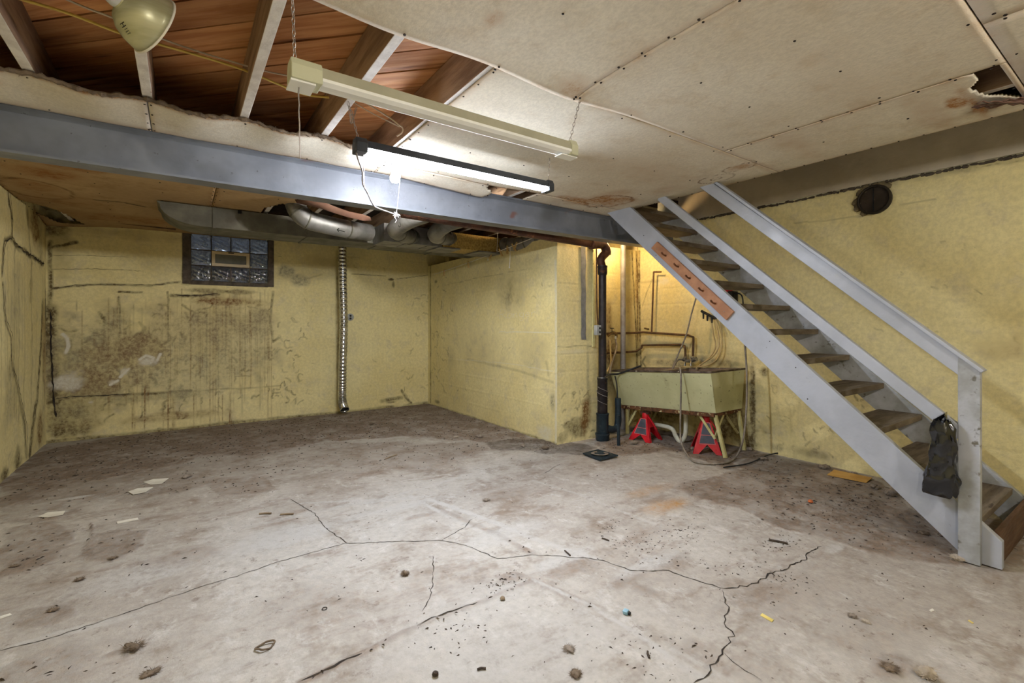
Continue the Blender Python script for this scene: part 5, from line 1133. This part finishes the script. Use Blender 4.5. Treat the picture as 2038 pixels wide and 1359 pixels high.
# crumpled black bag hung at the foot of the middle rail
def bag():
    n, m = 30, 26; v = []; random.seed(12); yc = (onx(1880, 900, 3.20)[1]); zt0, zb0 = onx(1880, 838, 3.2)[2], onx(1880, 985, 3.2)[2]
    ph = [random.uniform(0, 6.3) for _ in range(6)]
    for i in range(n):
        q = i / (n - 1); z = zt0 + (zb0 - zt0) * q
        wy = np.interp(q, [0, .1, .35, .5, .62, .8, .95, 1], [.030, .046, .052, .050, .056, .068, .070, .062]); wx = np.interp(q, [0, .15, .5, .8, 1], [.022, .032, .030, .036, .026]); cy = yc + np.interp(q, [0, .3, .6, 1], [.01, .0, .008, .022])
        for j in range(m):
            a = j / m * 2 * math.pi; ca, sa = math.cos(a), math.sin(a)
            fold = 1 + .16 * math.sin(5 * a + 6 * q + ph[0]) + .10 * math.sin(9 * a - 13 * q + ph[1]) + .07 * math.sin(3 * a + 24 * q + ph[2]) + .05 * math.sin(14 * a + 31 * q)
            e = .75; px_ = math.copysign(abs(ca) ** e, ca); py_ = math.copysign(abs(sa) ** e, sa)
            v.append((min(3.238, 3.200 + wx * px_ * fold), cy + wy * py_ * (1 + (fold - 1) * .5), z + .01 * math.sin(7 * a + 3 * q)))
    f = [[i * m + j, i * m + (j + 1) % m, (i + 1) * m + (j + 1) % m, (i + 1) * m + j] for i in range(n - 1) for j in range(m)] + [list(range(m)), [(n - 1) * m + j for j in range(m - 1, -1, -1)]]
    t = thing('plastic_bag', 'crumpled shiny black plastic bag hanging beside the newel post', 'bag', (3.2, yc, zb0))
    MB().add(v, f).build('bag_body', M['bag_plastic'], t, True, ang=60)
    p0, p1, p2 = onx(1856, 842, 3.215), onx(1866, 832, 3.215), onx(1884, 822, 3.215); v = []
    for p, w in ((p0, .020), (p1, .024), (p2, .014), (onx(1884, 838, 3.2), .02)): v += [(p[0] - .012, p[1], p[2] - w), (p[0] - .020, p[1] + .004, p[2]), (p[0] + .012, p[1], p[2] + w * .5)]
    o = MB().add(v, [[3 * i + j, 3 * i + j + 1, 3 * i + j + 4, 3 * i + j + 3] for i in range(3) for j in (0, 1)]).build('bag_ear', M['bag_plastic'], t, True); o.modifiers.new('thick', 'SOLIDIFY').thickness = .004
bag()

# ------------------------------------------------------------------ things on the floor
def clump(name, label, px, py, size, m, seed, tall=.45, group='dust clumps on the floor'):
    random.seed(seed); x, y = pf(px, py); z = floor_h(x, y); bm = bmesh.new(); tall *= 1.5 if size >= .05 else .7; size *= .8; bmesh.ops.create_icosphere(bm, subdivisions=3, radius=1); mb = MB(); v = []
    sx_, sy_ = random.uniform(.7, 1.3), random.uniform(.5, .9); ro = random.uniform(0, 3)
    for q in bm.verts:
        k = .7 + .6 * float(vn(np.array([q.co.x * 2.1 + seed]), np.array([q.co.y * 2.1 + q.co.z * 1.7]))[0]) + random.uniform(-.10, .10); a, b, c_ = q.co.x * sx_ * k * .72, q.co.y * sy_ * k * .72, q.co.z * tall * k * .8
        v.append((x + size * (a * math.cos(ro) - b * math.sin(ro)), y + size * (a * math.sin(ro) + b * math.cos(ro)), z + max(-.001, size * (c_ + tall * .55))))
    mb.add(v, [[w.index for w in fc_.verts] for fc_ in bm.faces]); bm.free()
    for k in range(240):        # stray fibres
        a = random.uniform(0, 6.3); r0 = size * random.uniform(.1, .75); p = Vector((x + r0 * math.cos(a), y + r0 * math.sin(a) * .8, z + size * tall * random.uniform(.1, 1.0))); d = Vector((math.cos(a + random.uniform(-1, 1)), math.sin(a + random.uniform(-1, 1)), random.uniform(-.3, .45))).normalized() * size * random.uniform(.25, .7); w = d.orthogonal().normalized() * .0009
        mb.add([p - w, p + w, p + d], [[0, 1, 2]])
    o = mb.build(name, M[m], None, True, ang=80); return setp(o, label, 'dust', group)
for i, a in enumerate([
    ('dark dust clump standing in the middle of the floor', 806, 1143, .030, 'dust_brown', .9), ('dust clump with a chip in the centre, behind the crack', 968, 996, .040, 'dust_grey', .45), ('flat brown dust clump at the bottom left', 265, 1288, .05, 'dust_brown', .2), ('dust clump near the bottom edge, right of centre', 1146, 1340, .03, 'dust_brown', .6), ('small dust clump above the bottom centre one', 1132, 1290, .035, 'dust_grey', .4),
    ('paired grey dust clump on the right floor, left half', 1696, 1226, .026, 'dust_grey', .5), ('paired grey dust clump on the right floor, right half', 1722, 1236, .022, 'dust_pale', .5), ('dark dust clump near the bottom right', 1772, 1332, .045, 'dust_brown', .35), ('pale fluffy clump at the bottom right edge', 1845, 1345, .05, 'dust_pale', .5), ('big grey lint clump left of the stair foot', 1775, 985, .09, 'dust_grey', .35),
    ('dark lint clump above the big grey one', 1740, 972, .06, 'dust_grey', .3), ('brown lint clump beside the stringer foot', 1838, 1060, .045, 'dust_brown', .35), ('lint resting on the cardboard strip', 1700, 942, .035, 'dust_grey', .5), ('long grey lint along the wall left of the cardboard', 1640, 932, .09, 'dust_grey', .2), ('lint clump at the newel post foot', 1905, 1112, .05, 'dust_pale', .35),
    ('lint clump under the hose loop', 1520, 915, .06, 'dust_grey', .25), ('dust clump in the dirt before the corner', 740, 846, .05, 'dust_brown', .3), ('dust clump left of the silver hose end', 545, 878, .045, 'dust_brown', .25), ('lint clump in front of the wing wall', 955, 870, .06, 'dust_grey', .3), ('pale lint beside the dark debris by the wing wall', 908, 872, .04, 'dust_pale', .4),
    ('dark lint at the wing wall corner', 1040, 888, .05, 'dust_grey', .3), ('greenish debris lump by the wing wall end', 1085, 893, .06, 'dust_brown', .25), ('brown dust clump on the left floor', 225, 1112, .03, 'dust_brown', .35), ('dust tuft left of the brown one', 158, 1153, .03, 'dust_brown', .5), ('small dust tuft at the lower left', 300, 1335, .04, 'dust_brown', .25),
    ('dust tuft at the left edge of the floor', 28, 1128, .03, 'dust_brown', .35), ('lint tuft near the left wall', 105, 1214, .03, 'dust_brown', .4), ('dust clump beyond the pale patch', 372, 950, .05, 'dust_grey', .3), ('lint under the left jack stand', 1262, 884, .06, 'dust_grey', .3), ('lint around the right jack stand', 1378, 895, .06, 'dust_grey', .3), ('lint clump behind the right tub leg', 1490, 895, .06, 'dust_grey', .3), ('pale lint by the hose loop', 1475, 935, .03, 'dust_pale', .4)]):
    clump('dust_clump', a[0], a[1], a[2], a[3], a[4], 50 + i, a[5])
def flat(name, label, cat, pxs, m, thick=.002, lift=.004, curl=0, group=None):
    P_ = [pf(*p) for p in pxs]; z = max(floor_h(*p) for p in P_) + .0005; mb = MB(); n = len(P_)
    v = [(p[0], p[1], z + curl * (i % 2)) for i, p in enumerate(P_)] + [(p[0], p[1], z + thick + curl * (i % 2)) for i, p in enumerate(P_)]
    mb.add(v, [list(range(n - 1, -1, -1)), list(range(n, 2 * n))] + [[i, (i + 1) % n, (i + 1) % n + n, i + n] for i in range(n)])
    return setp(mb.build(name, M[m]), label, cat, group)
flat('cardboard_strip', 'tan cardboard strip on the floor by the stair wall', 'cardboard', [(1646, 947), (1660, 937), (1736, 953), (1724, 963)], 'cardboard', .004)
flat('paper_scrap', 'small yellow ruled paper strip on the right floor', 'paper', [(1513, 1225), (1517, 1221), (1540, 1234), (1536, 1238)], 'paper_yellow', group='paper scraps')
flat('paper_scrap', 'tiny yellow paper bit at the far right floor', 'paper', [(1926, 1231), (1929, 1230), (1938, 1236), (1935, 1237)], 'paper_yellow', group='paper scraps')
flat('paper_scrap', 'white paper strip on the left floor', 'paper', [(232, 1037), (274, 1029), (276, 1033), (234, 1041)], 'paper_white', group='paper scraps')
flat('paper_scrap', 'pale paper scrap at the left edge of the floor', 'paper', [(0, 1225), (20, 1219), (24, 1222), (0, 1230)], 'paper_white', group='paper scraps')
flat('paint_flake', 'large white paint flake at the far left', 'paint flake', [(75, 1028), (95, 1019), (130, 1016), (125, 1024), (95, 1029)], 'paper_white', .0015, group='white paint flakes')
flat('paint_flake', 'white paint flake right of the dirt, upper one', 'paint flake', [(285, 960), (305, 954), (336, 952), (322, 963), (300, 965)], 'paper_white', .0015, group='white paint flakes')
flat('paint_flake', 'white paint flake below the upper one', 'paint flake', [(255, 979), (275, 972), (305, 970), (290, 980), (265, 985)], 'paper_white', .0015, group='white paint flakes')
flat('paint_flake', 'small white flake on the right floor', 'paint flake', [(1849, 1212), (1856, 1209), (1860, 1213), (1853, 1215)], 'paper_white', .002, group='white paint flakes')
def stick(label, pa_, pb_, r, m='stick_wood', cat='stick', name='wood_stick'):
    a, b = pf(*pa_), pf(*pb_); z = max(floor_h(*a), floor_h(*b)) + r
    return setp(MB().tube([(a[0], a[1], z), ((a[0] + b[0]) / 2, (a[1] + b[1]) / 2 + .004, z + .001), (b[0], b[1], z)], r, 6).build(name, M[m], None, True), label, cat, 'sticks and nails on the floor')
stick('pale pencil-like stick lying in the back floor', (768, 914), (790, 906), .006); stick('thin dark stick near the bottom centre', (950, 1330), (967, 1328), .004, 'chip_dark'); stick('left bolt of two lying near the crack', (516, 1022), (540, 1021), .006); stick('right bolt of two lying near the crack', (558, 1023), (584, 1022), .006)
stick('short dark splinter by the centre crack', (1124, 1094), (1135, 1104), .004, 'chip_dark'); stick('dark splinter right of the centre crack', (1198, 1070), (1212, 1075), .004, 'chip_dark'); stick('dark splinter at the lower right of centre', (1289, 1296), (1292, 1308), .004, 'chip_dark'); stick('dark curved chip left of the stair dirt', (1530, 1075), (1568, 1082), .006, 'chip_dark')
o = MB()
for (a, b, w) in (((516, 1022), (542, 1016), 0), ): pass
x, y = pf(528, 1285); z = floor_h(x, y)
setp(MB().tube([(x + .03 * math.cos(a) * (1 + .2 * math.sin(3 * a)), y + .022 * math.sin(a), z + .006 + .003 * math.sin(2 * a)) for a in np.linspace(0, 9, 40)], .0035, 6).build('cord_coil', M['dust_brown'], None, True), 'little coil of brown cord on the front floor', 'cord')
x, y = pf(646, 1210); z = floor_h(x, y); setp(MB().tube([(x + .010 * math.cos(a), y + .010 * math.sin(a), z + .002) for a in np.linspace(0, 6.28, 14)], .0015, 5).build('metal_ring', M['black_metal'], None, True), 'tiny dark ring lying on the front floor', 'ring')
x, y = pf(1246, 1219); z = floor_h(x, y)
t = thing('plastic_scrap', 'small pale blue plastic scrap on the front floor', 'plastic', (x, y, z)); MB().obox((x, y, z + .008), (.012, .004, 0), (-.003, .010, .0), (0, .002, .007)).build('shell', M['blue_plastic'], t, bevel=.003); MB().obox((x + .006, y - .012, z + .006), (.007, .002, 0), (0, .006, 0), (0, 0, .005)).build('stub', M['black_metal'], t, bevel=.002)
x, y = pf(1613, 1001); z = floor_h(x, y); setp(MB().lathe([(.004, 0), (.016, .006), (.014, .018), (.004, .024)], (x, y, z), (.2, .1, 1), 10).build('orange_cap', M['fluff_orange'], None, True), 'tiny orange cap in the dirt before the stairs', 'cap')
x, y = pf(866, 1343); z = floor_h(x, y); setp(MB().lathe([(.004, 0), (.012, .004), (.010, .014), (.003, .018)], (x, y, z), (.2, .1, 1), 7).build('pebble', M['chip_dark'], None, True), 'dark pebble near the bottom edge left of centre', 'pebble', 'pebbles')
x, y = pf(1000, 1190); z = floor_h(x, y); setp(MB().lathe([(.004, 0), (.012, .004), (.010, .012), (.003, .016)], (x, y, z), (.2, .1, 1), 7).build('pebble', M['stick_wood'], None, True), 'pebble on the slab edge in the centre', 'pebble', 'pebbles')
# crumbs nobody could count
random.seed(77); mb = MB(); nn = 0
def crumb(x, y, s):
    z = floor_h(x, y); a = random.uniform(0, 6.3); e = random.uniform(1, 2.6); c_, s_ = math.cos(a), math.sin(a)
    mb.add([(x + s * e * c_, y + s * e * s_, z), (x - s * s_, y + s * c_, z), (x - s * e * .8 * c_, y - s * e * .8 * s_, z), (x + s * .3, y, z + s * random.uniform(.5, 1))], [[0, 1, 3], [1, 2, 3], [2, 0, 3]])
while nn < 2600:
    x, y = random.uniform(XL + .1, XR - .15), random.uniform(.35, YB - .1)
    if y > YW - .05 and x > XW - .05: continue
    i, j = np.searchsorted(xs, x), np.searchsorted(ys, y)
    if random.random() > .12 + fc.M[i, j, 0]: continue
    crumb(x, y, random.uniform(.002, .0055) * (1.5 if fc.M[i, j, 0] > .3 else 1)); nn += 1
for (px, py, n, s) in [(1270, 1080, 70, .20), (1215, 1050, 40, .14), (1550, 1080, 60, .16), (1350, 1060, 60, .2), (1080, 890, 140, .25), (1460, 1120, 40, .2), (1560, 1150, 30, .12), (1000, 1160, 60, .12), (900, 1250, 40, .2), (1300, 1300, 40, .2), (1700, 1010, 120, .3)]:
    u, v_ = pf(px, py)
    for k in range(n):
        x, y = random.gauss(u, s * .5), random.gauss(v_, s * .4)
        if XL + .1 < x < XR - .1 and .35 < y < (YW - .05 if x > XW - .05 else YB - .1): crumb(x, y, random.uniform(.002, .005))
o = mb.build('floor_crumbs', M['chip_dark'], None); setp(o, 'dark crumbs, chips and grit scattered over the floor', 'debris', kind='stuff')
